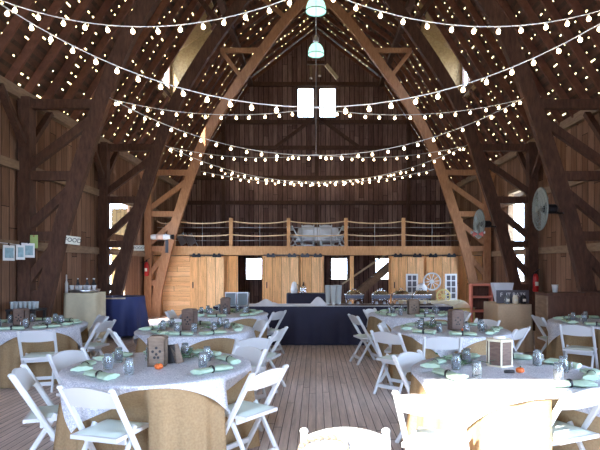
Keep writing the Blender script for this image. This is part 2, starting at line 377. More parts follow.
# ---------------------------------------------------------------- roof (ceiling): battens, shingles with chinks, rafters, dormers
DZ0, DZ1 = 14.6, 16.0          # dormer bay
def slope_pt(side, t, seg):
    a, b = (EAVE, BREAK) if seg == 0 else (BREAK, RIDGE)
    return V(side*(a[0]+(b[0]-a[0])*t), 0, a[1]+(b[1]-a[1])*t)
def nrm(side, seg):
    a, b = (EAVE, BREAK) if seg == 0 else (BREAK, RIDGE)
    d = Vector((b[0]-a[0], b[1]-a[1])).normalized(); return V(side*d[1], 0, -d[0]) if False else V(side*abs(d[1]), 0, abs(d[0]))
shing = MB(); batt = MB()
for side in (-1, 1):
    for seg in (0, 1):
        L = math.dist(EAVE, BREAK) if seg == 0 else math.dist(BREAK, RIDGE)
        N = nrm(side, seg); rows = int(L/.19)
        for k in range(rows+(1 if seg == 0 else 2)):
            t0 = k/rows; t1 = (k+1)/rows
            p0 = slope_pt(side, t0, seg); p1 = slope_pt(side, t1, seg); d = (p1-p0)
            indorm = seg == 0 and 6.7 < p0.z < 8.75
            spans = [(ZF-.4, DZ0), (DZ1, ZB+.4)] if indorm else [(ZF-.4, ZB+.4)]
            for (s0, s1) in spans:
                for q, w in ((p0+d*.12, .62),):
                    a = q+N*.0; e = q+d*w
                    batt.quad((a.x, s0, a.z), (e.x, s0, e.z), (e.x, s1, e.z), (a.x, s1, a.z))
                # shingle course (solid) and the chink line above it, filled with translucent glint strips
                a = p0+N*.03; m_ = p0+d*.86+N*.03; e = p1+N*.03
                shing.quad((a.x, s0, a.z), (m_.x, s0, m_.z), (m_.x, s1, m_.z), (a.x, s1, a.z))
                z = s0+R.random()*.3
                shing.quad((m_.x, s0, m_.z), (e.x, s0, e.z), (e.x, z, e.z), (m_.x, z, m_.z))
                while z < s1:
                    hole = R.choice((.03, .05, .08, .16)); z += hole
                    if z < s1: shing.mi = 1; shing.quad((m_.x, z-hole, m_.z), (e.x, z-hole, e.z), (e.x, z, e.z), (m_.x, z, m_.z)); shing.mi = 0
                    z2 = min(s1, z+R.choice((.14, .26, .34, .6)))
                    if z2 > z: shing.quad((m_.x, z, m_.z), (e.x, z, e.z), (e.x, z2, e.z), (m_.x, z2, m_.z))
                    z = z2
ceil = struct(shing.build('ceiling', [M['shingle'], M['chink']]), 'steep shingled barn roof with daylight glinting through tinted strips in its chinks', 'ceiling')
batt.build('sheathing', M['batten'], ceil)
zz = ZF+.2
while zz < ZB:
    for side in (-1, 1):
        for seg in (0, 1):
            if seg == 0 and DZ0 < zz < DZ1:
                N = nrm(side, 0)*-.09
                for t0, t1 in ((0, .42), (.84, 1)):
                    MB().bar(slope_pt(side, t0, 0)+N+V(0, zz, 0), slope_pt(side, t1, 0)+N+V(0, zz, 0), .055, .15, (0, 1, 0)).build('rafter', M['rafter'], ceil)
                continue
            N = nrm(side, seg)*-.09; a = slope_pt(side, 0, seg)+N; b = slope_pt(side, 1, seg)+N
            MB().bar((a.x, zz, a.z), (b.x, zz, b.z), .15, .055, (0, 1, 0)).build('rafter', M['rafter'], ceil)
    zz += .62
for side in (-1, 1):
    for (x, h) in ((2.72, 9.2),):
        if h < 8: 
            for a, b in ((ZF, DZ0), (DZ1, ZB)): MB().box((side*x, (a+b)/2, h-.25), (.16, b-a, .2)).build('purlin', M['timber_dark'], ceil)
        else: MB().box((side*x, (ZF+ZB)/2, h), (.18, ZB-ZF-.2, .2)).build('purlin', M['timber_dark'], ceil)
MB().box((0, (ZF+ZB)/2, RIDGE[1]-.2), (.08, ZB-ZF-.1, .25)).build('ridge_board', M['timber_dark'], ceil)
for side in (-1, 1):
    m = MB(); m.poly([(side*5.78, ZF-.4, 4.66), (side*6.8, ZF-.4, 3.92), (side*6.8, ZF-.4, 3.98), (side*5.78, ZF-.4, 4.72)], (0, ZB-ZF+.8, 0)); m.build('sun_block_eave', M['shingle'], ceil)  # unseen overhang added to block high sun from reaching the loft wall
dn = 6
for side, nme in ((-1, 'left'), (1, 'right')):
    xw = side*4.5; zc = (DZ0+DZ1)/2; e0, e1, hb, he, hr = DZ0, DZ1, 6.74, 8.0, 8.75
    def rx(h): return side*(EAVE[0]-(h-EAVE[1])/1.542)
    mb = MB()
    # front wall round the opening
    w0, w1, v0, v1 = e0+.12, e1-.12, 6.95, 7.95
    for a, b, c, d in ((e0, e1, hb-.1, v0), (e0, w0, v0, he), (w1, e1, v0, he)): mb.box((xw, (a+b)/2, (c+d)/2), (.06, b-a, d-c))
    for z in (e0, e1): mb.poly([(xw, z-.02, hb-.1), (rx(hb)*.98, z-.02, hb), (rx(hr)*.97, z-.02, hr+.27), (xw, z-.02, he)], (0, .04, 0))
    mb.poly([(xw+side*.15, e0-.08, he), (rx(hr)-side*.25, e0-.08, hr+.28), (rx(hr)-side*.25, e0-.08, hr+.34), (xw+side*.15, e0-.08, he+.06)], (0, e1-e0+.16, 0))
    d_ = struct(mb.build('trim_%d' % (side+5), M['dormer_lining']), nme+' roof dormer lined with pale boards', 'dormer')
    fr = MB()
    for a, b, c, d in ((w0, w1, v0, v0+.05), (w0, w1, v1-.05, v1), (w0, w0+.05, v0, v1), (w1-.05, w1, v0, v1), (zc-.02, zc+.02, v0, v1)): fr.box((xw, (a+b)/2, (c+d)/2), (.08, b-a, d-c))
    wo = struct(fr.build('window_%d' % dn, M['window_frame']), 'small bright dormer window in the %s roof slope' % nme, 'window'); dn += 1
    MB().box((xw, zc, (v0+v1)/2), (.006, w1-w0-.1, v1-v0-.1)).build('window_pane', M['pane'], wo)
m = MB(); m.box((-5.85, 15.68, 1.7), (.62, .05, 3.3))
for h in (.5, 1.7, 2.9): m.box((-5.85, 15.64, h), (.58, .03, .14))
struct(m.build('door_1', M['door_out']), 'sunlit yellowish board door leaf swung open outside', 'door')
# timber casings of the wall openings
for n, (x, a, b, c, d) in enumerate(((XL-.06, 13.3, 14.9, 0, 2.28), (XR+.04, 14.0, 15.2, 1.2, 3.75))):
    mb = MB()
    for z in (a, b): mb.box((x, z, (c+d)/2), (.16, .08, d-c))
    mb.box((x, (a+b)/2, d), (.16, b-a, .08))
    struct(mb.build('trim_%d' % (8+n), M['lt_wood'] if n == 0 else M['girt']), ('pale casing round the bright left doorway', 'casing round the tall bright gap in the right wall')[n], 'casing')

# ---------------------------------------------------------------- loft
LZ = 17.0; LH = 2.25
mb = MB(); mb.box(((XL+XR)/2, (LZ+ZB)/2+.03, LH-.1), (XR-XL-.12, ZB-LZ-.12, .18)); struct(mb.build('loft_floor', M['loft_floor']), 'board floor of the hay loft', 'floor')
O = [(-2.56, -1.76), (.26, 1.11), (1.24, 2.38)]
mb = MB(); xs = [XL+.02]+[v for o in O for v in o]+[XR-.02]
for a, b in zip(xs[::2], xs[1::2]): mb.mi = 0; mb.box(((a+b)/2, LZ+.05, .975), (b-a, .06, 1.95))
struct(mb.build('wall_loft_front', M['loft_wall']), 'golden knotty board wall below the loft', 'wall')
mb = MB(); mb.box(((XL+XR)/2, LZ, 2.12), (XR-XL-.04, .2, .29)); struct(mb.build('beam', M['timber_gold']), 'long golden beam carrying the loft edge', 'beam')
# siding of horizontal boards at the left of the loft wall
mb = MB(); mb.box((-4.55, LZ-.0, .97), (.9, .05, 1.94)); struct(mb.build('wall_panel', M['loft_wall_h']), 'panel of level golden boards beside the sliding door', 'wall')
# sliding barn doors with tracks
def sliding_door(x0, x1, label, y=LZ-.07, handle=True):
    t = thing('sliding_barn_door', label, 'door', ((x0+x1)/2, y, 0))
    w = x1-x0
    m = MB(); m.box((0, 0, .98), (w, .05, 1.86)); m.build('door_panel', M['door_leaf'], t)
    tr = MB(); tr.bar((-w/2, -.06, 1.97), (w/2, -.06, 1.97), .03, .035); tr.build('track', M['black_metal'], t)
    for s in (-1, 1):
        h = MB(); h.box((s*w*.3, -.05, 1.93), (.28, .03, .05)); h.lathe([(.045, -.015), (.045, .015)], (s*w*.3-.08, -.07, 1.99), 10, Matrix.Rotation(PI/2, 3, 'X')); h.lathe([(.045, -.015), (.045, .015)], (s*w*.3+.08, -.07, 1.99), 10, Matrix.Rotation(PI/2, 3, 'X')); h.build('roller_hanger', M['black_metal'], t)
    if handle: hd = MB(); hd.box((-w/2+.1, -.04, 1.0), (.03, .03, .2)); hd.build('handle', M['black_metal'], t)
    return t
sliding_door(-4.1, -3.0, 'golden board sliding door left of the first dark opening')
sliding_door(-1.7, -.55, 'golden board sliding door right of the first dark opening')
sliding_door(-.5, .2, 'narrow golden sliding door left of the middle opening')
sliding_door(2.45, 3.5, 'golden board sliding door right of the stair opening')
sliding_door(3.6, 4.6, 'golden board sliding door nearest the right wall')
# staircase behind the third opening
t = thing('staircase', 'open timber stairs rising right behind the third loft opening', 'stairs', (1.3, 17.9, 0))
for y in (0, .75): MB().bar((-.5, y, .1), (1.9, y, 2.15), .05, .22, (0, 0, 1)).build('stringer', M['girt'], t)
for k in range(8): MB().box((-.33+k*.28, .375, .28+k*.24), (.26, .7, .035)).build('step', M['girt'], t)
MB().bar((-.4, -.04, 1.0), (1.3, -.04, 2.45-.3), .04, .06).build('handrail', M['lt_wood'], t)
# loft railing
t = thing('rope_railing', 'loft railing of golden posts, two ropes and thin cables', 'railing', (0, LZ+.02, LH))
PX = [-5.2, -2.78-1.88, -2.78, -.90, .98, 2.86, 4.74]
for x in PX[1:]: MB().box((x, 0, .47), (.11, .11, .94)).build('post', M['timber_gold'], t)
def sag(a, b, s, n=10): return [Vector(a).lerp(Vector(b), i/n)-Vector((0, 0, s*4*(i/n)*(1-i/n))) for i in range(n+1)]
for a, b in zip(PX, PX[1:]):
    for z, s in ((.84, .08), (.40, .05)): MB().tube(sag((a, 0, z), (b, 0, z), s), .022, 6).build('rope', M['rail_rope'], t)
    for z in (.63, .2): MB().tube([(a, 0, z), (b, 0, z)], .008, 5).build('cable', M['cable'], t)
    MB().tube([((a+b)/2, 0, -.0), ((a+b)/2, 0, .8)], .010, 5).build('picket', M['cable'], t)

# ---------------------------------------------------------------- curved timber arches
RIB = [(-5.10, 0), (-5.07, .6), (-4.98, 1.1), (-4.68, 2.35), (-4.29, 3.6), (-3.93, 4.7), (-3.52, 5.75), (-3.03, 6.6), (-2.5, 7.4), (-1.78, 8.4), (-1.15, 9.25), (-.51, 9.98), (0, 10.5)]
def rib_x(h):
    for (x0, h0), (x1, h1) in zip(RIB, RIB[1:]):
        if h0 <= h <= h1: return x0+(x1-x0)*(h-h0)/(h1-h0)
def arch(Z, label, mat, low=None):
    t = thing('timber_arch', label, 'arch', (0, Z, 0), 0, 'curved timber arches down the barn')
    fine = []
    for i in range(len(RIB)-1):
        for k in range(3):
            u = k/3; p = [RIB[max(i-1, 0)], RIB[i], RIB[i+1], RIB[min(i+2, len(RIB)-1)]]
            c = [0.5*((2*p[1][j])+(-p[0][j]+p[2][j])*u+(2*p[0][j]-5*p[1][j]+4*p[2][j]-p[3][j])*u*u+(-p[0][j]+3*p[1][j]-3*p[2][j]+p[3][j])*u**3) for j in (0, 1)]
            fine.append(c)
    fine.append(RIB[-1])
    for s in (-1, 1):
        off = .04 if s > 0 else 0
        pts = [(-s*(x)+off*min(1, abs(x)/2), 0, h) for x, h in fine]
        b = MB()
        prof = [(-.14, -.07), (.14, -.07), (.14, .07), (-.14, .07)]
        b.sweep(pts, prof, up=(0, 1, 0)); b.build('rib', mat, t)
        xp = s*5.34+(.1 if s > 0 else 0)
        MB().box((xp, 0, 2.36), (.22, .22, 4.72)).build('post', mat, t)
        for h in (4.6, 3.28, 2.17, 1.08):
            xr = -s*rib_x(h); 
            MB().bar((xp, 0, h), (xr, 0, h), .12, .17).build('tie_beam', mat, t)
        for h0, h1 in ((1.3, 2.1), (2.3, 3.12), (3.42, 4.4)):
            MB().bar((xp, 0, h0), (-s*rib_x(h1), 0, h1), .11, .15).build('brace', mat, t)
        # outrigger to the purlins above
        MB().bar((s*1.68, 0, 8.5), (s*3.05, 0, 8.5), .1, .14).build('strut', mat, t)
        MB().bar((s*3.0, 0, 8.45), (s*2.35, 0, 7.6), .09, .12).build('strut', mat, t)
        MB().bar((s*.9, 0, 9.5), (s*1.7, 0, 10.15), .09, .12).build('strut', mat, t)
        # knee braces from the post along the plate
        for dz in (-1, 1):
            MB().bar((xp, 0, 3.75), (xp, dz*.85, 4.68), .09, .12, (1, 0, 0)).build('knee_brace', mat, t)
    MB().box((0, 0, 9.95), (1.0, .08, .2)).build('collar', mat, t)
    return t
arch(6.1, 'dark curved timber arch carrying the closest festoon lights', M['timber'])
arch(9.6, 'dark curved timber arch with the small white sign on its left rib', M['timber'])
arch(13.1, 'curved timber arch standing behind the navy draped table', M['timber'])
arch(16.6, 'curved timber arch coloured golden as if lit, just before the loft', M['timber_lit'])

# ---------------------------------------------------------------- festoon lights
bulb_me = MB().lathe([(.003, -.052), (.018, -.046), (.025, -.03), (.022, -.013), (.012, .004)], n=10).mesh('bulb', M['bulb'])
sock_me = MB().lathe([(.014, .0), (.014, .03), (.006, .035)], n=8).mesh('socket', M['socket'])
def string(label, Z, nodes, sags, sp=.27, hook=None):
    t = thing('festoon_light_string', label, 'string lights', (0, Z, 0), 0, 'festoon light strings across the barn')
    pts = []
    for (a, b), s in zip(zip(nodes, nodes[1:]), sags):
        seg = sag((a[0], a[2] if len(a) > 2 else 0, a[1]), (b[0], b[2] if len(b) > 2 else 0, b[1]), s, 24); pts += seg if not pts else seg[1:]
    MB().tube(pts, .0065, 5).build('cable', M['cord_white'], t)
    if hook: MB().tube([hook, (nodes[1][0], 0, nodes[1][1])], .006, 5).build('hanging_wire', M['cable'], t)
    acc = .12; k = 0
    for p, q in zip(pts, pts[1:]):
        L = (q-p).length
        while acc < L:
            c = p.lerp(q, acc/L); b = bpy.data.objects.new('bulb', bulb_me); COL.objects.link(b); b.parent = t; b.location = c-V(0, 0, .035)
            s = bpy.data.objects.new('socket', sock_me); COL.objects.link(s); s.parent = b
            b.rotation_euler = (R.uniform(-.25, .25), R.uniform(-.25, .25), 0)
            acc += sp*R.uniform(.88, 1.12); k += 1
        acc -= L
    return t
for Z, w1, w2, l1, l2 in (
    (6.1, [(-3.85, 4.78), (0.0, 4.86), (3.85, 4.78)], [(-3.85, 4.78), (3.85, 4.78)], 'two-swag festoon string highest and closest above the tables', 'single deep festoon sag closest above the tables, below the two-swag one'),
    (9.6, [(-3.75, 4.68), (0.0, 4.52), (3.78, 4.68)], [(-3.75, 4.68), (3.78, 4.68)], 'two-swag festoon string across the arch with the white sign', 'single sag festoon string across the arch with the white sign'),
    (13.1, [(-3.75, 4.62), (0.0, 4.42), (3.78, 4.64)], [(-3.75, 4.62), (3.78, 4.64)], 'two-swag festoon string across the third arch from the viewer', 'single sag festoon string across the third arch from the viewer')):
    s1 = {6.1: .42, 9.6: .2, 13.1: .17}[Z]; s2 = {6.1: 1.34, 9.6: 1.05, 13.1: .92}[Z]
    string(l1, Z, [(a, b, -.06) for a, b in w1], [s1, s1], hook=(0, 0, 10.4))
    string(l2, Z, [(a, b, -.14) for a, b in w2], [s2], sp=.28)
string('festoon string sagging across the arch by the loft', 16.6, [(-3.62, 4.6, -.25), (3.72, 4.66, -.25)], [.42])
string('farthest festoon string, hung above the loft near the gable wall', 21.4, [(-3.85, 5.5, 0), (3.85, 5.56, 0)], [.42])

# ---------------------------------------------------------------- pendant barn lamps and the hay trolley
def pendant(Z, h, r, label):
    t = thing('pendant_lamp', label, 'lamp', (0, Z, h))
    MB().tube([(0, 0, .3), (0, 0, RIDGE[1]-.3-h)], .014, 6).build('stem', M['cable'], t)
    MB().lathe([(.05, .14), (.075, .2), (.07, .3), (.03, .36)], n=12).build('lamp_holder', M['steel'], t)
    MB().lathe([(r, -.14), (r*.98, -.06), (r*.86, .03), (r*.6, .11), (.06, .15)], n=20, capb=False).build('lamp_shade', M['shade'], t)
    MB().lathe([(r*1.02, -.16), (r*1.03, -.135)], n=20, capb=False, capt=False).build('shade_rim', M['cable'], t)
pendant(11.4, 7.35, .22, 'pale green glass pendant lamp higher in view, at top edge')
pendant(13.9, 7.42, .21, 'pale green glass pendant lamp just above the gable windows')
t = thing('hay_trolley', 'old metal hay trolley hanging under the ridge before the gable', 'trolley', (0, 20.6, 8.95))
MB().box((-.2, 0, .35), (.1, .2, .5)).build('carriage', M['girt'], t); MB().box((.15, 0, .4), (.1, .2, .4)).build('carriage', M['girt'], t); MB().box((0, 0, .72), (.7, .1, .12)).build('rail', M['timber'], t)
MB().bar((.4, 0, .65), (.85, 0, .1), .06, .14).build('fork_arm', M['lt_wood'], t)
MB().tube([(0, 0, .7), (0, 0, 2.3)], .02, 6).build('hanging_rod', M['black_metal'], t)

# ---------------------------------------------------------------- chair, built once
def chair_proto():
    t = thing('folding_chair', 'white', 'chair')
    for s in (-1, 1):
        x = s*.205
        MB().bar((x, -.255, .79), (x, .215, 0), .032, .045, (0, 1, 0), .01).lathe([(.02, 0), (.022, .01), (.016, .02), (.004, .024)], (x, -.262, .785), 8).build('side_rail', M['resin'], t)
        MB().bar((s*.17, .045, .47), (s*.175, -.25, 0), .028, .04, (0, 1, 0), .008).build('leg', M['resin'], t)
    # arched backrest between the rails
    def bk(u, v):
        x = (u-.5)*.40; z = .655+v*(.115+.035*(1-(2*u-1)**2))-.012*(1-v)*(1-(2*u-1)**2); y = -.255+(.79-z)*.595-.012*(1-(2*u-1)**2)
        return (x, y-.012, z)
    def bk2(u, v):
        p = bk(1-u, v); return (p[0], p[1]+.024, p[2])
    b = MB(); b.grid(bk, 12, 4); b.grid(bk2, 12, 4)
    for v in (0, 1): b.grid(lambda u, w, v=v: Vector(bk(u, v)).lerp(Vector(bk2(1-u, v)), w), 12, 1)
    b.build('backrest', M['resin'], t)
    s = MB(); s.box((0, .01, .432), (.375, .39, .028)); s.build('seat', M['resin'], t)
    p = MB(); p.lathe([(.5, 0), (.52, .008), (.5, .02), (.44, .026)], (0, 0, 0), 4)
    c = MB()
    def pad(u, v):
        x = (u-.5)*.34; y = (v-.5)*.345; e = min(1, 8*min(u, 1-u, v, 1-v)); return (x, y+.012, .447+.02*e)
    c.grid(pad, 10, 10).build('seat_pad', M['pad'], t)
    MB().box((0, -.06, .395), (.34, .02, .055)).build('stretcher', M['resin'], t)
    MB().box((0, -.19, .105), (.33, .02, .045)).build('stretcher', M['resin'], t)
    MB().box((0, .145, .115), (.38, .02, .04)).build('stretcher', M['resin'], t)
    return t
proto = chair_proto(); used = []
def chair(x, y, head, label, group='white folding chairs at the round tables', z=0):
    """x,y = middle of the backrest top; head = compass heading the sitter faces, degrees from the far end towards the right"""
    a = math.radians(head); fx, fy = math.sin(a), math.cos(a)
    loc = (x+fx*.255, y+fy*.255, z); rz = -a
    if not used:
        used.append(1); proto.location = loc; proto.rotation_euler[2] = rz; proto['label'] = label; proto['group'] = group; return proto
    return dup(proto, loc, rz, label, group)
CH = [
 (-1.55, 3.50, 16, 'white folding chair, its back to the viewer, at the front left table'),
 (-2.36, 4.12, 72, 'white folding chair seen side-on, leftmost at the front left table'),
 (-.37, 4.13, -55, 'bright white folding chair beside the aisle at the front left table'),
 (-2.40, 5.0, 110, 'white folding chair mostly hidden behind the front left table, left end'),
 (-.66, 5.22, -140, 'white folding chair mostly hidden behind the front left table, aisle end'),
 (.70, 3.30, 28, 'sun-bleached white folding chair at the front left of the sunlit table'),
 (.145, 2.60, 180, 'white folding chair with a thick rope over its back'),
 (1.84, 3.50, -24, 'cream lit white folding chair at the front right of the sunlit table'),
 (.86, 4.90, 135, 'white folding chair on the aisle side, behind the sunlit table'),
 (2.72, 6.85, -45, 'white folding chair behind the hexagonal lantern, at second right table'),
 (1.46, 6.00, 8, 'white folding chair on the near side of the second right table'),
 (.86, 6.46, 42, 'white folding chair standing out into the aisle by second right table'),
 (.62, 8.65, 74, 'white folding chair side-on before the navy buffet cloth, right of the aisle'),
 (1.02, 9.90, 125, 'white folding chair at the far left of the third right table'),
 (.93, 7.42, 105, 'white folding chair on the aisle side behind the second right table'),
 (3.60, 8.45, 92, 'white folding chair side-on, left of the table by the bar'),
 (3.60, 7.20, 38, 'white folding chair, arched back to the viewer, at the table by the bar'),
 (-3.55, 6.60, -18, 'white folding chair before the burlap of the left wall table'),
 (-3.10, 7.70, -80, 'white folding chair leaning side-on, right of the left wall table'),
 (-3.50, 8.55, -130, 'white folding chair turned towards the viewer behind the left wall table'),
 (-2.60, 6.62, 60, 'white folding chair left of the second left table'),
 (-.71, 5.92, -30, 'white folding chair at the near aisle corner of the second left table'),
 (-.45, 6.80, -76, 'white folding chair seen side-on at the aisle, second left table'),
 (-.80, 7.85, -115, 'white folding chair at the far aisle corner of the second left table'),
 (-.66, 9.40, -62, 'white folding chair beside the aisle at the third left table'),
 (-2.14, 8.0, 152, 'white folding chair across the second left table, facing the viewer'),
 (2.70, 9.25, -85, 'white folding chair at the right end of the third right table'),
 (2.62, 7.95, -125, 'white folding chair at the far right of the second right table'),
 (-2.68, 9.5, 90, 'white folding chair at the left end of the third left table'),
]
for c in CH: chair(*c)

# ---------------------------------------------------------------- round tables with burlap skirt and lace square
def push(x, y, z, cx, cy, m):
    k = 1 if z < .52 else max(0, (.74-z)/.22)
    if k <= 0: return x, y
    r0 = r = math.hypot(x, y); ux, uy = x/r, y/r
    for c in CH:
        a = math.radians(c[2]); fx, fy = math.sin(a), math.cos(a); ox, oy = c[0]+fx*.255-cx, c[1]+fy*.255-cy
        if math.hypot(ox, oy) > 1.5: continue
        while r > .3:
            dx, dy = ux*r-ox, uy*r-oy; l = dx*fy-dy*fx; w = dx*fx+dy*fy
            if abs(l) < .235+m and -.3 < w < .235+m: r -= .01
            else: break
    r = r0+(r-r0)*k
    return ux*r, uy*r
def table_cloths(cx, cy, peak, where, idx, Rr=.765):
    t = thing('round_table', 'round banquet table hidden under cloth, %s' % where, 'table', (cx, cy, 0), 0, 'round banquet tables')
    MB().lathe([(Rr-.02, .715), (Rr-.015, .74)], n=40).build('tabletop', M['lt_wood'], t)
    for k in range(4): a = PI/4+k*PI/2; MB().tube([(.45*math.cos(a), .45*math.sin(a), 0), (.4*math.cos(a), .4*math.sin(a), .715)], .018, 6).build('leg', M['steel'], t)
    rr = random.Random(idx); ph = [rr.random()*6.28 for _ in range(4)]
    def rip(a): return .45*math.sin(9*a+ph[0])+.3*math.sin(17*a+ph[1])+.4*math.sin(31*a+ph[2])
    def sk(u, v):
        a = u*2*PI; d = v; r = Rr+.008+.01*d+.065*d**.7*(rip(a)+.5)
        z = .748-.738*v; x, y = push(r*math.cos(a), r*math.sin(a), z, cx, cy, .0); return (x, y, z)
    b = MB(); b.grid(sk, 160, 12, wrap=True); b.lathe([(.02, .748), (Rr+.008, .748)], n=160, capt=False)
    tag(b.build('tablecloth', M['burlap'], loc=(cx, cy, 0)), 'tan burlap tablecloth hanging to the floor, %s' % where, 'tablecloth', 'burlap tablecloths')
    # lace square; peak = direction (deg right of "towards the viewer") of a straight side
    A = Rr+.035; rot = math.radians(-90+peak)
    def lc(u, v):
        p = (u-.5)*2*A; q = (v-.5)*2*A; r = math.hypot(p, q); a = math.atan2(q, p)+rot
        if r <= Rr+.012: return (r*math.cos(a), r*math.sin(a), .757)
        d = r-(Rr+.012); k = Rr+.02+min(.05, .12*d)+.03*d/.4*(1+math.sin(14*a+ph[3])+.3*math.sin(23*a)); x, y = push(k*math.cos(a), k*math.sin(a), .757-d, cx, cy, -.015); return (x, y, .757-d)
    # polar-ish grid gives a clean rim
    L = MB(); n = 160
    def edge(a): 
        m = max(abs(math.cos(a)), abs(math.sin(a))); return A/m
    rad = [0, .3, .6, .9, .97]
    def pol(u, v):
        a = u*2*PI; E = edge(a); s = v
        if s <= .5: r = (Rr+.012)*s/.5
        else: r = (Rr+.012)+(E-Rr-.012)*(s-.5)/.5
        p, q = r*math.cos(a), r*math.sin(a); A2 = A*2
        return lc(p/A2+.5, q/A2+.5)
    L.grid(pol, n, 20, wrap=True)
    tag(L.build('lace_overlay', M['lace'], loc=(cx, cy, 0)), 'white rosette lace overlay with hanging corners, %s' % where, 'table overlay', 'lace overlays')
TB = {
 'fl': (-1.36, 4.52, 15, 'on the front left table'), 'fr': (1.58, 4.26, 0, 'on the sunlit front right table'),
 'sl': (-1.64, 7.06, 33, 'second on the left of the aisle'), 'tl': (-1.65, 9.40, 37, 'third on the left of the aisle'),
 'sr': (1.82, 7.06, 25, 'second on the right of the aisle'), 'tr': (1.74, 9.38, 20, 'third on the right of the aisle'),
 'wl': (-4.2, 7.62, 38, 'by the left wall'), 'wr': (4.42, 8.0, -42, 'by the bar at the right wall')}
for i, (k, v) in enumerate(TB.items()): table_cloths(*v, i)

# ---------------------------------------------------------------- place settings
TT = .760
def napkin_proto():
    t = thing('napkin', 'n', 'napkin')
    n = 14; pts = [(-.15+.3*i/n, .008*math.sin(i), .022) for i in range(n+1)]
    def pr(k):
        u = k/n; w = .034+.034*abs(u-.5)*2*(1.5 if u > .5 else .7); w *= (.55 if abs(u-.5) < .06 else 1); h = .016
        return [(w*math.cos(2*PI*i/16)*(1+.10*math.sin(3*i)), h*math.sin(2*PI*i/16)*(1+.45*(i % 2))) for i in range(16)]
    m = MB(); m.sweep(pts, pr, up=(0, 0, 1), sm=True); m.build('cloth', M['green_cloth'], t)
    a = MB(); a.lathe([(.030, -.012), (.034, 0), (.030, .012)], (0, 0, .024), 12, Matrix.Rotation(PI/2, 3, 'Y'), False, False); a.build('napkin_ring', M['dark'], t)
    return t
def mug_proto():
    t = thing('mason_jar_mug', 'm', 'mug')
    MB().lathe([(.034, .0), (.038, .01), (.038, .09), (.030, .105), (.031, .13), (.029, .13), (.028, .105), (.035, .088), (.035, .012), (.0, .01)], n=16, capt=False).build('jar', M['glass'], t)
    MB().lathe([(.0005, .012), (.034, .013), (.034, .075), (.0005, .076)], n=14).build('drink', M['drink'], t)
    MB().tube([(.036, 0, .09), (.06, 0, .088), (.066, 0, .065), (.058, 0, .035), (.037, 0, .03)], .006, 6, up=(0, 1, 0)).build('handle', M['glass'], t)
    return t
def fork_proto():
    t = thing('fork', 'f', 'fork')
    MB().bar((-.09, 0, .003), (.03, 0, .005), .008, .003).build('handle', M['steel'], t)
    m = MB(); m.box((.045, 0, .006), (.03, .022, .003))
    for k in (-1.5, -.5, .5, 1.5): m.box((.075, k*.006, .007), (.035, .0025, .003))
    m.build('tines', M['steel'], t); return t
NP, MP, FP = napkin_proto(), mug_proto(), fork_proto()
first = {}
def put(proto, loc, rz, label, group):
    if proto.name not in first:
        first[proto.name] = 1; proto.location = loc; proto.rotation_euler[2] = rz; proto['label'] = label; proto['group'] = group; return proto
    return dup(proto, loc, rz, label, group)
WH = {'fl': 'front left table', 'fr': 'sunlit front right table', 'sl': 'second left table', 'tl': 'third left table', 'sr': 'second right table', 'tr': 'third right table', 'wl': 'left wall table', 'wr': 'table by the bar'}
SIDES = ['near', 'near right', 'right', 'far right', 'far', 'far left', 'left', 'near left']
for key, (cx, cy, pk, _) in TB.items():
    skip = ()
    for k in range(8):
        a = math.radians(-90+k*45+{'fl': 14, 'fr': 22}.get(key, R.uniform(-12, 12)))
        if key == 'fl' and k == 0: continue
        if key == 'fr' and k == 7: continue
        c, s = math.cos(a), math.sin(a)
        def P(r, da=0): return (cx+r*math.cos(a+da), cy+r*math.sin(a+da), TT)
        put(NP, P(.60), a+PI/2+R.uniform(-.35, .35), 'rolled green napkin with dark ring, %s side of the %s' % (SIDES[k], WH[key]), 'green napkins on the round tables')
        put(MP, P(.42, .25), a+R.uniform(-1, 1), 'glass jar mug, %s side of the %s' % (SIDES[k], WH[key]), 'jar mugs on the round tables')
        if key in ('fl', 'fr', 'sl', 'sr'): put(FP, P(.64, -.30), a+PI+R.uniform(-.3, .3), 'metal fork beside the napkin, %s side of the %s' % (SIDES[k], WH[key]), 'forks on the round tables')
# lanterns and other centrepieces
def box_lantern(cx, cy, w, h, mat, label, rz=.15, lid=False):
    t = thing('box_lantern', label, 'lantern', (cx, cy, TT), rz, 'wooden lanterns on the tables')
    hx = w/2
    for s in (-1, 1):
        MB().box((s*(hx-.006), 0, h/2), (.012, w*.8, h)).build('side_panel', mat, t)
        p = MB(); p.box((0, s*(w*.4-.006), h/2), (w, .012, h)); p.build('face_panel', mat, t)
        for (a, b) in ((0, .68), (-.2, .55), (.2, .55), (0, .45), (-.1, .33), (.1, .33)): MB().lathe([(.0005, 0), (.012, 0), (.012, .002), (.0005, .002)], (a*w, s*(w*.4+.0005), b*h), 8, Matrix.Rotation(-s*PI/2, 3, 'X')).build('punched_hole', M['dark'], t) if abs(h) > .2 else None
    MB().box((0, 0, .006), (w, w*.8, .012)).build('base', mat, t)
    MB().poly([(-hx-.01, -w*.42, h), (hx+.01, -w*.42, h), (hx*.7, -w*.42, h+.025), (-hx*.7, -w*.42, h+.025)], (0, w*.84, 0)).build('lid', mat, t)
    MB().lathe([(.025, .012), (.025, .09), (.002, .092)], n=10).build('candle', M['cream'], t)
    return t
lx, ly = -1.36, 4.5
box_lantern(-1.37, 4.50, .15, .235, M['crate_wood'], 'grey-brown wooden box lantern with punched flower, front left table', .1)
t = thing('wooden_board', 'small wooden board leaning upright behind the front left lantern', 'board', (-1.235, 4.60, TT), .1)
MB().bar((-.035, 0, .0), (-.05, 0, .165), .075, .012, (0, 1, 0)).build('board', M['dark'], t); MB().bar((.03, 0, 0), (-.02, 0, .165), .07, .012, (0, 1, 0)).build('easel_board', M['crate_wood'], t)
box_lantern(-1.70, 7.00, .17, .26, M['bark'], 'dark brown box lantern, second left table', -.2)
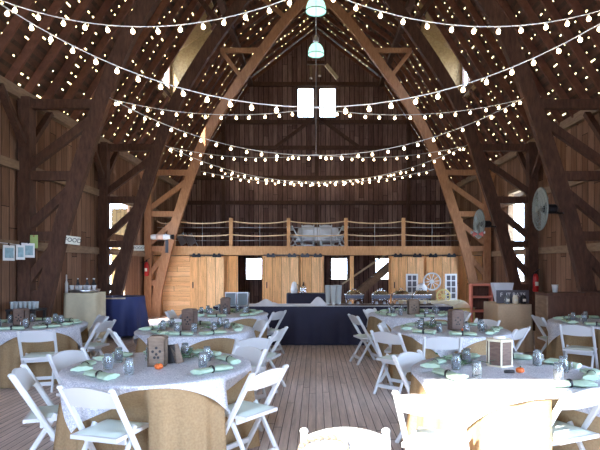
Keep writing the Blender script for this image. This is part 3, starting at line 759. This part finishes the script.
box_lantern(-1.62, 9.3, .17, .27, M['bark'], 'dark brown box lantern, third left table', .1)
box_lantern(1.88, 7.0, .17, .25, M['bark'], 'dark brown box lantern, second right table', .2)
box_lantern(1.74, 9.3, .2, .24, M['crate_wood'], 'brown wooden box lantern, third right table', 0)
box_lantern(-4.28, 7.55, .17, .22, M['bark'], 'dark brown box lantern, left wall table', 0)
# hexagonal lantern with pale corner strips
t = thing('hexagonal_lantern', 'six-sided brown wooden lantern with pale corner strips, sunlit table', 'lantern', (1.585, 4.50, TT), .35)
hexr = .105; H = .215
for k in range(6):
    a0 = k*PI/3; a1 = a0+PI/3; p = V(hexr*math.cos(a0), hexr*math.sin(a0), 0); q = V(hexr*math.cos(a1), hexr*math.sin(a1), 0)
    MB().bar((p+q)/2+V(0, 0, .015), (p+q)/2+V(0, 0, H), (p-q).length, .01, (p+q).normalized()).build('side_panel', M['bark'], t)
    MB().bar(p+V(0, 0, 0), p+V(0, 0, H), .014, .016, p.normalized()).build('corner_strip', M['cream'], t)
MB().lathe([(.118, 0), (.118, .014)], n=6).build('base', M['cream'], t); MB().lathe([(.118, H), (.12, H+.016), (.03, H+.02)], n=6).build('lid', M['cream'], t)
MB().lathe([(.05, H+.018), (.05, H+.04), (.001, H+.042)], n=14).build('candle_cup', M['white_paint'], t)
def pumpkin(x, y, s, label):
    t = thing('mini_pumpkin', label, 'pumpkin', (x, y, TT))
    m = MB(); m.grid(lambda u, v: ((.001+math.sin(v*PI)*s*(1+.1*math.cos(16*PI*u)))*math.cos(2*PI*u), (.001+math.sin(v*PI)*s*(1+.1*math.cos(16*PI*u)))*math.sin(2*PI*u), s*.72-s*.72*math.cos(v*PI)), 48, 10, wrap=True); m.build('body', M['pumpkin'], t)
    MB().tube([(0, 0, s*1.3), (.004, 0, s*1.75)], .006, 6).build('stem', M['plant'], t)
pumpkin(-1.31, 4.33, .034, 'tiny orange pumpkin before the front left lantern')
pumpkin(1.64, 4.18, .032, 'tiny orange pumpkin before the six-sided lantern')
pumpkin(1.93, 6.78, .034, 'tiny orange pumpkin on the second right table')
t = thing('pocket_knife', 'dark handled small tool beside the tiny pumpkin, sunlit table', 'tool', (1.56, 4.17, TT), .1)
MB().tube([(-.05, 0, .014), (.03, 0, .014)], .013, 8).build('handle', M['dark'], t)
def greens(cx, cy, label, seed):
    rr = random.Random(seed); t = thing('greenery_sprig', label, 'greenery', (cx, cy, TT))
    m = MB(); st = MB()
    for k in range(9):
        a = rr.random()*6.28; L = rr.uniform(.12, .26); e = V(L*math.cos(a), L*math.sin(a), rr.uniform(.01, .05)); st.tube([(0, 0, .012), e*.5+V(0, 0, .03), e], .003, 4)
        for j in range(6):
            c = e*((j+1)/6)+V(0, 0, .02); b = a+rr.uniform(-1.4, 1.4); d = V(math.cos(b), math.sin(b), rr.uniform(-.1, .5)).normalized()*.045; w = V(-d.y, d.x, 0).normalized()*.014
            m.quad(c, c+d*.5+w, c+d, c+d*.5-w)
    m.build('leaves', M['plant'], t)['kind'] = 'stuff'; st.build('stems', M['plant'], t)['kind'] = 'stuff'
for i, (key, dx, dy) in enumerate((('fl', -.02, .2), ('fr', -.28, .25), ('sl', .22, .0), ('tl', .2, 0), ('sr', -.25, .1), ('tr', .25, -.05), ('wl', .3, 0), ('wr', .1, 0), ('fl', .2, .28))):
    greens(TB[key][0]+dx, TB[key][1]+dy, 'dark green leafy sprig %s the %s' % ('in the middle of' if i < 8 else 'behind the lantern on', WH[key]), 50+i)

# rope on the aisle chair
t_pts = []
ro = MB()
base = [V(-.085, 2.535, .70), V(-.07, 2.545, .742), V(-.03, 2.56, .772), V(.04, 2.568, .782), V(.11, 2.566, .780), V(.145, 2.555, .758), V(.15, 2.545, .72)]
for st in range(2):
    pts = []
    for i in range(61):
        u = i/60*(len(base)-1); k = min(int(u), len(base)-2); p = base[k].lerp(base[k+1], u-k); a = i*.62+st*PI
        pts.append(p+V(0, math.cos(a)*.009, math.sin(a)*.009))
    ro.tube(pts, .011, 6, up=(0, 1, 0))
tag(ro.build('rope', M['rope'], loc=(0, 0, 0)), 'thick twisted tan rope laid over the aisle chair back', 'rope')

# ---------------------------------------------------------------- buffet line
def draped_box(name, x0, x1, y0, y1, h, mat, label, cat, fold=.02, zb=.01, n=90, group=None, top=None):
    """cloth over a rectangular table: top plus rippled skirt"""
    w, d = x1-x0, y1-y0; per = 2*(w+d)
    def pt(s):
        s = s % per
        if s < w: return (-w/2+s, -d/2, 0, -1)
        s -= w
        if s < d: return (w/2, -d/2+s, 1, 0)
        s -= d
        if s < w: return (w/2-s, d/2, 0, 1)
        s -= w; return (-w/2, d/2-s, -1, 0)
    n = int(per/.05)
    def fn(u, v):
        x, y, nx, ny = pt(u*per); s = u*per; o = v*(fold*(1+math.sin(s*19)+.4*math.sin(s*31)))+.002
        return (x+nx*o, y+ny*o, h-(h-zb)*v)
    m = MB(); m.grid(fn, n, 6, wrap=True); m.quad((-w/2, -d/2, h), (w/2, -d/2, h), (w/2, d/2, h), (-w/2, d/2, h))
    return tag(m.build(name, mat, loc=((x0+x1)/2, (y0+y1)/2, 0)), label, cat, group)
def trestle(x0, x1, y0, y1, h, label):
    t = thing('folding_table', label, 'table', ((x0+x1)/2, (y0+y1)/2, 0)); w, d = x1-x0, y1-y0
    MB().box((0, 0, h-.03), (w-.02, d-.02, .03)).build('tabletop', M['lt_wood'], t)
    for a in (-1, 1):
        for b in (-1, 1): MB().tube([(a*(w/2-.1), b*(d/2-.08), 0), (a*(w/2-.1), b*(d/2-.08), h-.045)], .015, 6).build('leg', M['steel'], t)
BH = .79
trestle(-2.08, .34, 10.62, 11.35, BH, 'long buffet table under the navy cloth, left half'); trestle(.36, 2.78, 10.62, 11.35, BH, 'long buffet table under the navy cloth, right half')
draped_box('buffet_cloth', -2.1, 2.8, 10.6, 11.37, BH+.004, M['navy'], 'dark navy cloth on the long buffet table across the aisle end', 'tablecloth')
m = MB(); m.grid(lambda u, v: ((u-.5)*4.86, -.36+.72*max(0, (v-.12)/.88) if v > .12 else -.375-.006*math.sin(u*60), BH+.009 if v > .12 else BH+.009-.035*(1-v/.12)), 100, 8)
tag(m.build('table_runner', M['white_cloth'], loc=(.35, 10.985, 0)), 'white cloth laid on top of the navy buffet table', 'table runner')
m = MB(); m.box((1.3, 10.9, BH+.02), (2.3, .35, .012)); tag(m.build('burlap_runner', M['bark'], loc=(0, 0, 0)), 'brown runner beneath the chafing dishes', 'runner')
B0 = BH+.028
cp = thing('chafing_dish', 'c', 'chafing dish')
fr = MB()
for s in (-1, 1):
    for q in (-1, 1): fr.tube([(s*.17, q*.12, 0), (s*.16, q*.11, .14)], .008, 6)
    fr.tube([(s*.165, -.12, .02), (s*.165, .12, .02)], .006, 6)
for q in (-1, 1): fr.tube([(-.165, q*.115, .1), (.165, q*.115, .1)], .006, 6)
fr.build('stand', M['chrome'], cp)
MB().box((0, 0, .165), (.37, .27, .075)).build('water_pan', M['pan'], cp)
MB().box((0, 0, .206), (.40, .30, .012)).build('rim', M['chrome'], cp)
lid = MB(); lid.grid(lambda u, v: ((u-.5)*.37, (v-.5)*.27, .212+.075*min(1, 4*min(u, 1-u))*min(1, 4*min(v, 1-v))), 12, 12); lo = lid.build('lid', M['chrome'], cp)
MB().tube([(-.04, 0, .285), (-.03, 0, .325), (.03, 0, .325), (.04, 0, .285)], .008, 6, up=(0, 1, 0)).build('lid_handle', M['chrome'], lo)
for s in (-1, 1): MB().lathe([(.03, 0), (.032, .02), (.026, .06), (.002, .062)], (s*.08, 0, .0), 10).build('fuel_can', M['steel'], cp)
for i, (x, lb) in enumerate(((354, 'chrome chafing dish, leftmost, below the middle loft window'), (380.5, 'chrome chafing dish second from the left, below the stairs'), (401, 'low chrome chafing dish third from the left, on the buffet'), (421, 'chrome chafing dish rightmost, before the white shutter'))):
    X = (x-VX)*10.9/F; o = put(cp, (X, 10.9, B0), 0, lb, 'chafing dishes on the buffet')
# cup stacks
cs = thing('cup_stack', 'c', 'cups'); 
for k in range(16): MB().lathe([(.032+.0008*k, 0), (.045+.0012*k, .1), (.047+.0012*k, .102), (.034, .004)], (0, 0, k*.021), 12, capt=False).build('cup', M['frost'], cs)
for i, (x, y, lb) in enumerate(((328, 10.9, 'tall stack of pale cups at the left of the buffet cups'), (333.5, 10.78, 'tall stack of pale cups second from the left on the buffet'), (339, 10.9, 'tall stack of pale cups third from the left on the buffet'), (336, 11.1, 'tall stack of pale cups at the back of the group'))):
    put(cs, ((x-VX)*y/F, y, BH+.011), 0, lb, 'cup stacks on the buffet')
m = MB(); m.grid(lambda u, v: ((u-.5)*.42, (v-.5)*.4, .01+.15*math.sin(u*PI)**1.2*math.sin(v*PI)*(1+.15*math.sin(9*u+7*v))), 24, 16)
tag(m.build('folded_linen', M['white_cloth'], loc=(.05, 10.9, BH+.003)), 'heap of white linen on the buffet, left of the cups', 'linen')
m = MB(); m.grid(lambda u, v: ((u-.5)*.55, (v-.5)*.4, .01+.1*math.sin(u*PI)*math.sin(v*PI)*(1+.25*math.sin(11*u+5*v))), 24, 16)
tag(m.build('crumpled_cloth', M['white_cloth'], loc=(-1.05, 10.95, BH+.003)), 'low rumpled white cloth right of the grey crates', 'cloth')
gc = thing('dish_crate', 'g', 'crate')
MB().box((0, -.11, .13), (.21, .02, .24)).build('front_panel', M['grey_crate'], gc); MB().box((0, .11, .13), (.21, .02, .24)).build('back_panel', M['grey_crate'], gc)
for s in (-1, 1): MB().box((s*.105, 0, .13), (.02, .24, .24)).build('side_panel', M['steel'], gc)
MB().box((0, 0, .012), (.21, .22, .02)).build('base', M['grey_crate'], gc); MB().box((0, -.105, .262), (.24, .03, .018)).build('rim', M['steel'], gc)
put(gc, (-1.78, 10.95, BH+.011), 0, 'grey crate with light rim, left of the pair on the buffet end', 'grey crates on the buffet')
put(gc, (-1.53, 10.95, BH+.011), 0, 'grey crate with light rim, right of the pair on the buffet end', 'grey crates on the buffet')

# drinks table behind
draped_box('drinks_table_cloth', -.83, .36, 14.6, 15.2, .84, M['navy'], 'navy cloth over the small table at the golden wall', 'tablecloth')
trestle(-.82, .35, 14.61, 15.19, .832, 'small table hidden under navy cloth by the golden wall')
t = thing('coffee_carafe', 'tall white carafe on the small navy table', 'carafe', (-.62, 14.8, .845)); MB().lathe([(.09, 0), (.1, .1), (.08, .22), (.06, .3), (.02, .33)], n=16).build('body', M['white_paint'], t); MB().tube([(.08, 0, .25), (.14, 0, .22), (.13, 0, .1), (.09, 0, .08)], .012, 6, up=(0, 1, 0)).build('handle', M['dark'], t)
t = thing('coffee_urn', 'small chrome urn on the small navy table', 'urn', (-.37, 14.8, .845)); MB().lathe([(.1, 0), (.1, .03), (.07, .04), (.1, .1), (.09, .18), (.02, .22)], n=16).build('body', M['chrome'], t); MB().lathe([(.02, .22), (.025, .24), (.003, .26)], n=10).build('lid_knob', M['dark'], t)

# display at the right of the loft wall
draped_box('display_table_cloth', 2.5, 4.35, 15.2, 15.9, .60, M['beige_cloth'], 'cream cloth on the low display table before the golden wall', 'tablecloth')
trestle(2.51, 4.34, 15.21, 15.89, .59, 'low display table hidden under cream cloth')
def shutter(x, label, Z=15.6, h=.78):
    t = thing('window_sash', label, 'window frame', ((x-VX)*Z/F, Z, .605), 0, 'white old sashes on the display table')
    w = .36
    f = MB()
    for a in (-w/2+.025, w/2-.025, 0): f.box((a, 0, h/2), (.05 if a else .03, .03, h))
    for k in range(5): f.box((0, 0, .025+k*(h-.05)/4), (w, .032, .05 if k in (0, 4) else .03))
    f.build('frame', M['white_paint'], t); MB().box((0, .006, h/2), (w-.04, .004, h-.04)).build('pane', M['slate'], t)
shutter(412, 'white many-paned old sash, left of the wagon wheel'); shutter(451, 'white many-paned old sash, right of the wagon wheel')
def wheel(x, y, Z, r, mat, label, n=10):
    c = px(x, y, Z); t = thing('wagon_wheel', label, 'wheel', (c.x, Z, c.z))
    pts = [(r*math.cos(a), 0, r*math.sin(a)) for a in [2*PI*i/32 for i in range(33)]]
    MB().tube(pts, .024, 6, up=(0, 1, 0)).build('rim', mat, t)
    for k in range(n): a = 2*PI*k/n+.1; MB().tube([(.04*math.cos(a), 0, .04*math.sin(a)), (r*math.cos(a), 0, r*math.sin(a))], .012, 6, up=(0, 1, 0)).build('spoke', mat, t)
    MB().lathe([(.055, -.05), (.055, .05)], (0, 0, 0), 12, Matrix.Rotation(PI/2, 3, 'X')).build('hub', mat, t)
wheel(432, 281.5, 15.55, .25, M['white_paint'], 'pale wagon wheel standing between two white sashes')
wheel(443.5, 296, 15.3, .19, M['yellow'], 'small yellow wheel in front of the wagon wheel', 8)
for x, z in ((432, .605),): 
    m = MB(); m.box((0, 0, 0), (.2, .1, max(.02, px(432, 281.5, 15.55).z-.275-.605))); 
    tag(m.build('wooden_block', M['girt'], loc=((x-VX)*15.55/F, 15.55, .605+max(.02, px(432, 281.5, 15.55).z-.275-.605)/2)), 'wooden block propping the pale wagon wheel', 'block')
t = thing('paper_lantern', 'round white paper lantern left of the wagon wheel', 'lantern', ((421.5-VX)*15.5/F, 15.5, .605)); MB().lathe([(.03, .14), (.13, .2), (.17, .32), (.13, .44), (.03, .5)], n=16).build('globe', M['white_paint'], t); MB().lathe([(.08, 0), (.03, .03), (.03, .15)], n=10).build('stand', M['cable'], t)
draped_box('yellow_cloth_table', 3.42, 3.98, 13.0, 13.5, .56, M['yellow'], 'pale yellow draped stand right of the buffet', 'tablecloth', fold=.03)
m = MB(); m.grid(lambda u, v: ((u-.5)*.6, (v-.5)*.5, .02+.12*math.sin(u*PI)*math.sin(v*PI)*(1+.4*math.sin(8*u+3))), 20, 14)
tag(m.build('cream_cloth', M['cream'], loc=(3.7, 13.25, .555)), 'crumpled cream cloth on the yellow draped stand', 'cloth')

# coral shelf
t = thing('open_shelf', 'coral painted open shelf before the right wall', 'shelf', (4.12, 13.0, 0), -.1)
for s in (-1, 1): MB().box((s*.24, 0, .58), (.04, .3, 1.16)).build('side_panel', M['coral'], t)
for h in (.12, .5, .85, 1.15): MB().box((0, 0, h), (.46, .3, .05)).build('shelf_board', M['coral'], t)
MB().box((0, .15, .62), (.46, .015, 1.05)).build('back_panel', M['brown_paint'], t)
# burlap counter with chalkboard and jars
draped_box('burlap_counter_cloth', 3.42, 4.05, 9.75, 10.6, .90, M['burlap_lit'], 'wrinkled burlap over the counter beside the dark bar', 'tablecloth', fold=.035)
trestle(3.44, 4.03, 9.77, 10.58, .89, 'counter hidden under wrinkled burlap')
def text(body, size, loc, mat, parent, rot=(PI/2, 0, 0), name='lettering'):
    c = bpy.data.curves.new(name, 'FONT'); c.body = body; c.size = size; c.extrude = .001; c.align_x = 'CENTER'; c.align_y = 'CENTER'; c.materials.append(mat)
    o = bpy.data.objects.new(name, c); COL.objects.link(o); bpy.context.view_layer.update()
    me = bpy.data.meshes.new_from_object(o.evaluated_get(bpy.context.evaluated_depsgraph_get())); bpy.data.objects.remove(o); me.name = name
    o = bpy.data.objects.new(name, me); COL.objects.link(o); o.location = loc; o.rotation_euler = rot; o.parent = parent
    return o
t = thing('chalkboard', 'long low chalkboard with white lettering on burlap counter', 'sign', (3.78, 10.0, .905)); MB().box((0, 0, .125), (.62, .02, .25)).build('board', M['slate'], t); text('F  JT BATS', .11, (0, -.013, .16), M['white_paint'], t)
for i, (x, lb, mt) in enumerate(((3.62, 'glass jar with paper label on the burlap counter', M['glass']), (3.78, 'pale jar beside the labelled one on the burlap counter', M['cream']), (3.93, 'dark box jar at the right of the chalkboard', M['dark']))):
    t = thing('glass_jar', lb, 'jar', (x, 9.86, .905)); MB().lathe([(.05, 0), (.055, .02), (.055, .12), (.04, .14), (.042, .16), (.002, .162)], n=14).build('jar', mt, t); 
    MB().box((0, -.056, .07), (.06, .004, .05)).build('paper_label', M['paper'], t)
t = thing('paper_bag', 'tall white paper bag standing behind the chalkboard', 'bag', (3.72, 10.38, .905), .1)
MB().poly([(-.12, -.08, 0), (.12, -.08, 0), (.2, -.08, .38), (-.22, -.08, .38)], (0, .16, 0)).build('bag_body', M['white_cloth'], t)
# dark bar
t = thing('bar_counter', 'dark brown wooden bar counter by the right wall', 'bar', (4.68, 9.2, 0))
MB().box((0, 0, .55), (1.35, .42, 1.1)).build('body', M['brown_paint'], t); MB().box((0, -.02, 1.13), (1.42, .5, .05)).build('countertop', M['brown_paint'], t)
MB().box((-.69, 0, .58), (.03, .46, 1.12)).build('end_trim', M['girt'], t); MB().box((0, -.215, .35), (1.2, .02, .05)).build('front_trim', M['brown_paint'], t)
t = thing('plastic_cup', 'white paper cup on the dark bar counter', 'cup', ((555-VX)*9.15/F, 9.15, 1.156)); MB().lathe([(.04, 0), (.055, .13), (.058, .135), (.05, .12)], n=14, capt=False).build('cup', M['white_paint'], t)
# left corner: bar table with bottles, navy table, glass tray
draped_box('beige_bar_cloth', -5.02, -4.42, 10.35, 10.95, 1.08, M['beige_cloth'], 'beige cloth over the tall stand at the left wall', 'tablecloth', fold=.03)
trestle(-5.0, -4.44, 10.37, 10.93, 1.07, 'tall stand hidden under beige cloth')
m = MB(); m.lathe([(.0005, 0), (.27, .0), (.3, .06), (.29, .062), (.26, .01), (.0005, .01)], n=24); tag(m.build('serving_tray', M['steel'], loc=(-4.72, 10.62, 1.085)), 'round silver tray holding white cups, beige stand', 'tray')
cu = thing('paper_cup', 'u', 'cup'); MB().lathe([(.032, 0), (.045, .13), (.047, .132), (.04, .11)], n=10, capt=False).build('cup', M['white_paint'], cu)
names = ['left', 'second from left', 'third from left', 'middle', 'fifth from left', 'rightmost']
for i in range(6): put(cu, (-4.93+i*.085, 10.5+.05*(i % 2), 1.097), 0, 'white paper cup on the silver tray, %s' % names[i], 'cups on the silver tray')
bt = thing('bottle', 'b', 'bottle'); MB().lathe([(.035, 0), (.037, .02), (.037, .15), (.014, .2), (.014, .25)], n=12).build('glass', M['dark'], bt); MB().lathe([(.016, .25), (.016, .27), (.001, .272)], n=8).build('cap', M['white_paint'], bt)
for i, (x, y) in enumerate(((-4.9, 10.7), (-4.72, 10.72), (-4.58, 10.7), (-4.52, 10.6))): put(bt, (x, y, 1.097), 0, 'dark bottle with white cap on silver tray, %s' % ('left', 'second from left', 'second from right', 'right')[i], 'bottles on the silver tray')
t = thing('white_bottle', 'tall white bottle at the left of the beige stand', 'bottle', (-5.0, 10.42, 1.085)); MB().lathe([(.03, 0), (.032, .18), (.014, .24), (.014, .36), (.002, .362)], n=12).build('body', M['white_paint'], t)
# round-cornered navy table
def nav(u, v):
    a = u*2*PI; r = .5+.06*v*(1+math.sin(8*a+1)+.4*math.sin(13*a)); e = 2/3.2
    c, s = math.cos(a), math.sin(a); return (math.copysign(abs(c)**e, c)*r, math.copysign(abs(s)**e, s)*r*.8, .93-.86*v)
m = MB(); m.grid(nav, 96, 8, wrap=True); m.poly([nav(i/96, 0) for i in range(96)], (0, 0, .002)); tag(m.build('navy_table_cloth', M['navy_bright'], loc=(-4.46, 11.9, 0)), 'blue-navy draped round table beneath the bright doorway', 'tablecloth')
t = thing('side_table', 'round table hidden under the blue-navy cloth', 'table', (-4.46, 11.9, 0)); MB().lathe([(.46, .89), (.46, .92)], n=24).build('tabletop', M['lt_wood'], t); MB().tube([(0, 0, 0), (0, 0, .89)], .04, 8).build('pedestal', M['steel'], t); MB().lathe([(.25, 0), (.2, .03)], n=16).build('base', M['steel'], t)
t = thing('side_stand', 'dark stand at the left wall holding stacked glasses', 'stand', (-4.98, 8.95, 0)); MB().box((0, 0, .87), (.5, .4, .03)).build('tabletop', M['dark'], t)
for a in (-1, 1):
    for b in (-1, 1): MB().box((a*.22, b*.17, .43), (.04, .04, .86)).build('leg', M['dark'], t)
gl = thing('drinking_glass', 'g', 'glass'); MB().lathe([(.025, 0), (.034, .12), (.035, .122), (.03, .11)], n=10, capt=False).build('tumbler', M['frost'], gl)
for i in range(6):
    for j in range(2): put(gl, (-5.18+i*.075, 8.86+j*.09, .888), 0, 'small shiny glass on the dark stand, %s, %s row' % (names[i], ('front', 'back')[j]), 'glasses on the dark stand')

# ---------------------------------------------------------------- things on the walls and arches
def extinguisher(x, y, z, label):
    t = thing('fire_extinguisher', label, 'fire extinguisher', (x, y, z))
    MB().lathe([(.055, 0), (.07, .03), (.07, .36), (.045, .43), (.02, .45)], n=16).build('cylinder', M['red'], t)
    MB().box((0, -.071, .2), (.08, .006, .1)).build('paper_label', M['paper'], t)
    MB().box((0, 0, .48), (.04, .05, .06)).bar((-.02, 0, .5), (.1, 0, .56), .02, .015).build('valve', M['black_metal'], t)
    MB().tube([(-.02, -.02, .48), (-.09, -.02, .42), (-.095, -.02, .2), (-.085, -.02, .08)], .011, 6, up=(0, 1, 0)).build('hose', M['black_metal'], t)
    MB().box((0, .075, .25), (.06, .02, .3)).build('bracket', M['steel'], t)
extinguisher(-5.34, 16.39, 1.30, 'red fire extinguisher on the post left of the golden wall')
extinguisher(5.44, 12.88, .98, 'red fire extinguisher on the post behind the bar')
def sign(x, y, z, w, h, label, rot=0):
    t = thing('hanging_sign', label, 'sign', (x, y, z)); t.rotation_euler[1] = rot
    MB().box((0, 0, 0), (w, .012, h)).build('board', M['paper'], t); text('FOOD', h*.72, (0, -.0075, 0), M['dark'], t)
c = px(70, 240, 9.35); sign(c.x, 9.47, c.z, .26, .15, 'small white sign with black letters on the second left arch rib', .12)
c = px(139, 248, 12.9); sign(c.x, 12.9, c.z, .26, .13, 'small white sign fixed beyond the navy table', 0)
c = px(32.5, 241.5, 9.4); m = MB(); m.grid(lambda u, v: ((u-.5)*.14, .01*math.sin(v*6), (v-.5)*.24), 4, 8); m.v += []
t = thing('green_paper', 'green paper sheet pinned to the left post', 'paper', (c.x, 9.45, c.z)); MB().box((0, 0, 0), (.14, .004, .24)).build('sheet', M['paper_green'], t); MB().box((0, -.004, .1), (.02, .006, .02)).build('pin', M['red'], t)
t = thing('photo_line', 'thin line strung along the left wall holding photographs', 'line', (-5.2, 0, 0)); MB().tube([(0, 8.0, 2.02), (0, 9.48, 1.98)], .006, 5).build('cord', M['cord_white'], t)
for i, (z, h, w, r, lb) in enumerate(((8.72, 1.84, .28, .1, 'blue white photograph hanging at the left picture edge'), (9.06, 1.86, .18, .35, 'narrow photograph, second of the hanging three'), (9.30, 1.90, .24, .55, 'tilted photograph closest to the post, third of three'))):
    t = thing('hanging_photograph', lb, 'photograph', (-5.15, z, h), PI/2-r, 'photographs hanging on the left'); MB().box((0, 0, 0), (w, .01, .26)).build('frame', M['white_paint'], t)
    MB().box((0, -.007, 0), (w-.07, .004, .17)).build('picture', M['photo_blue'], t); MB().box((0, 0, .14), (.02, .02, .04)).build('clip', M['dark'], t)
def fan(x, y, z, r, ang, anchor, label, tilt=0):
    t = thing('wall_fan', label, 'fan', (x, y, z), ang)           # blows along local -X
    RX = Matrix.Rotation(PI/2, 3, 'Y')
    def ring(rr, xo, th): return [(xo, rr*math.cos(a), rr*math.sin(a)) for a in [2*PI*i/32 for i in range(33)]]
    g = MB()
    g.tube(ring(r, 0, 0), .014, 6, up=(1, 0, 0))
    for rr in (.25, .45, .65, .85):
        for sgn in (-1, 1): g.tube(ring(r*rr, sgn*.075*(1-rr*.8), 0), .004, 4, up=(1, 0, 0))
    for k in range(36):
        a = 2*PI*k/36; c, s = math.cos(a), math.sin(a)
        for sgn in (-1, 1): g.tube([(sgn*.07, .06*c, .06*s), (sgn*.05, r*.6*c, r*.6*s), (0, r*c, r*s)], .0035, 4, up=(1, 0, 0))
    g.build('cage', M['fan_grille'], t)
    for k in range(3):
        a0 = k*2*PI/3
        b = MB(); b.grid(lambda u, v: ((u-.5)*.05, (.06+v*r*.82)*math.cos(a0+(u-.5)*1.3), (.06+v*r*.82)*math.sin(a0+(u-.5)*1.3)), 8, 4); b.build('blade', M['fan_blade'], t)
    MB().lathe([(.05, .05), (.085, .1), (.085, .26), (.05, .3)], n=16, M=RX).build('motor', M['black_metal'], t)
    a = Matrix.Rotation(-ang, 3, 'Z') @ (Vector(anchor)-Vector((x, y, z)))
    MB().tube([(.25, 0, 0), a*.6+V(0, 0, -.02), a], .02, 6, up=(0, 0, 1)).build('bracket_arm', M['black_metal'], t)
    return t
c = px(540, 209, 9.3); fan(c.x, 9.3, c.z, .375, math.radians(-4), (4.55, 9.55, c.z-.05), 'large round wall fan on the near right arch rib')
c = px(479, 224, 12.8); fan(c.x, 12.8, c.z, .35, math.radians(4), (4.5, 13.0, c.z-.05), 'round wall fan with pink ribbon on the farther right arch rib')
t = thing('ribbon_bow', 'pink and white ribbon bow on the farther right fan', 'ribbon', tuple(px(478, 234, 12.55)))
for s, mt in ((-1, M['pink']), (1, M['pink'])): MB().grid(lambda u, v, s=s: (s*(.02+.1*u), .03*math.sin(v*2*PI), .05*math.cos(v*2*PI)*(.3+u)), 6, 10).build('loop', mt, t)
for s in (-1, 1): MB().grid(lambda u, v, s=s: (s*(.1+.07*u), .02*math.sin(v*2*PI), .04+.03*math.cos(v*2*PI)*(.3+u)), 4, 8).build('tail', M['white_paint'], t)

# ---------------------------------------------------------------- on the loft
t = thing('loft_table', 'round table under white cloth behind the loft railing', 'table', (.08, 19.1, LH-.005)); 
MB().lathe([(.72, .7), (.72, .73)], n=24).build('tabletop', M['lt_wood'], t); MB().tube([(0, 0, .005), (0, 0, .7)], .05, 8).build('pedestal', M['steel'], t)
m = MB(); m.grid(lambda u, v: ((.74+.05*v*(1+math.sin(u*60)))*math.cos(u*2*PI), (.74+.05*v*(1+math.sin(u*60)))*math.sin(u*2*PI), .745-.5*v), 80, 4, wrap=True); m.lathe([(.01, .745), (.74, .745)], n=80, capt=False)
tag(m.build('loft_tablecloth', M['white_cloth'], loc=(.08, 19.1, LH)), 'white tablecloth on the round loft table', 'tablecloth')
for x, y, hd, lb in ((-.28, 18.05, 0, 'white folding chair on the loft, left of the two with backs to the rail'), (.34, 18.05, 0, 'white folding chair on the loft, right of the two with backs to the rail'), (-.95, 18.6, 60, 'white folding chair on the loft at the left end of the white table'), (1.05, 18.6, -60, 'white folding chair on the loft at the right end of the white table'), (-.25, 20.15, 180, 'white folding chair on the loft behind the white table, left'), (.42, 20.15, 180, 'white folding chair on the loft behind the white table, right')):
    chair(x, y, hd, lb, 'white folding chairs on the loft', LH-.008)
for i, x in enumerate((-4.35, -4.05)):
    t = thing('folded_chair', 'grey folded chair leaning on the loft by the arch, %s' % ('left', 'right')[i], 'chair', (x, 17.5, LH-.008), 0, 'folded chairs leaning on the loft')
    for s in (-1, 1): MB().bar((s*.1, 0, 0), (s*.1-.3, .2, .5), .02, .03).build('side_rail', M['cable'], t)
    MB().bar((-.1, .0, .1), (-.3, .14, .42), .2, .02, (0, 1, 0)).build('seat', M['cable'], t)
t = thing('spotlight', 'white stage light clamped between post and loft arch rib', 'light', tuple(px(163, 237, 16.45)), 0)
MB().lathe([(.07, -.38), (.085, -.32), (.085, .1), (.07, .2), (.06, .26)], n=14, M=Matrix.Rotation(PI/2, 3, 'Y')).build('housing', M['white_paint'], t)
MB().lathe([(.088, -.2), (.088, .02)], n=14, M=Matrix.Rotation(PI/2, 3, 'Y')).build('band', M['peach'], t)
MB().lathe([(.07, .24), (.08, .34)], n=14, M=Matrix.Rotation(PI/2, 3, 'Y')).build('lens_hood', M['black_metal'], t)
MB().bar((.1, .1, -.5), (.1, .1, .1), .06, .1).build('clamp', M['black_metal'], t)
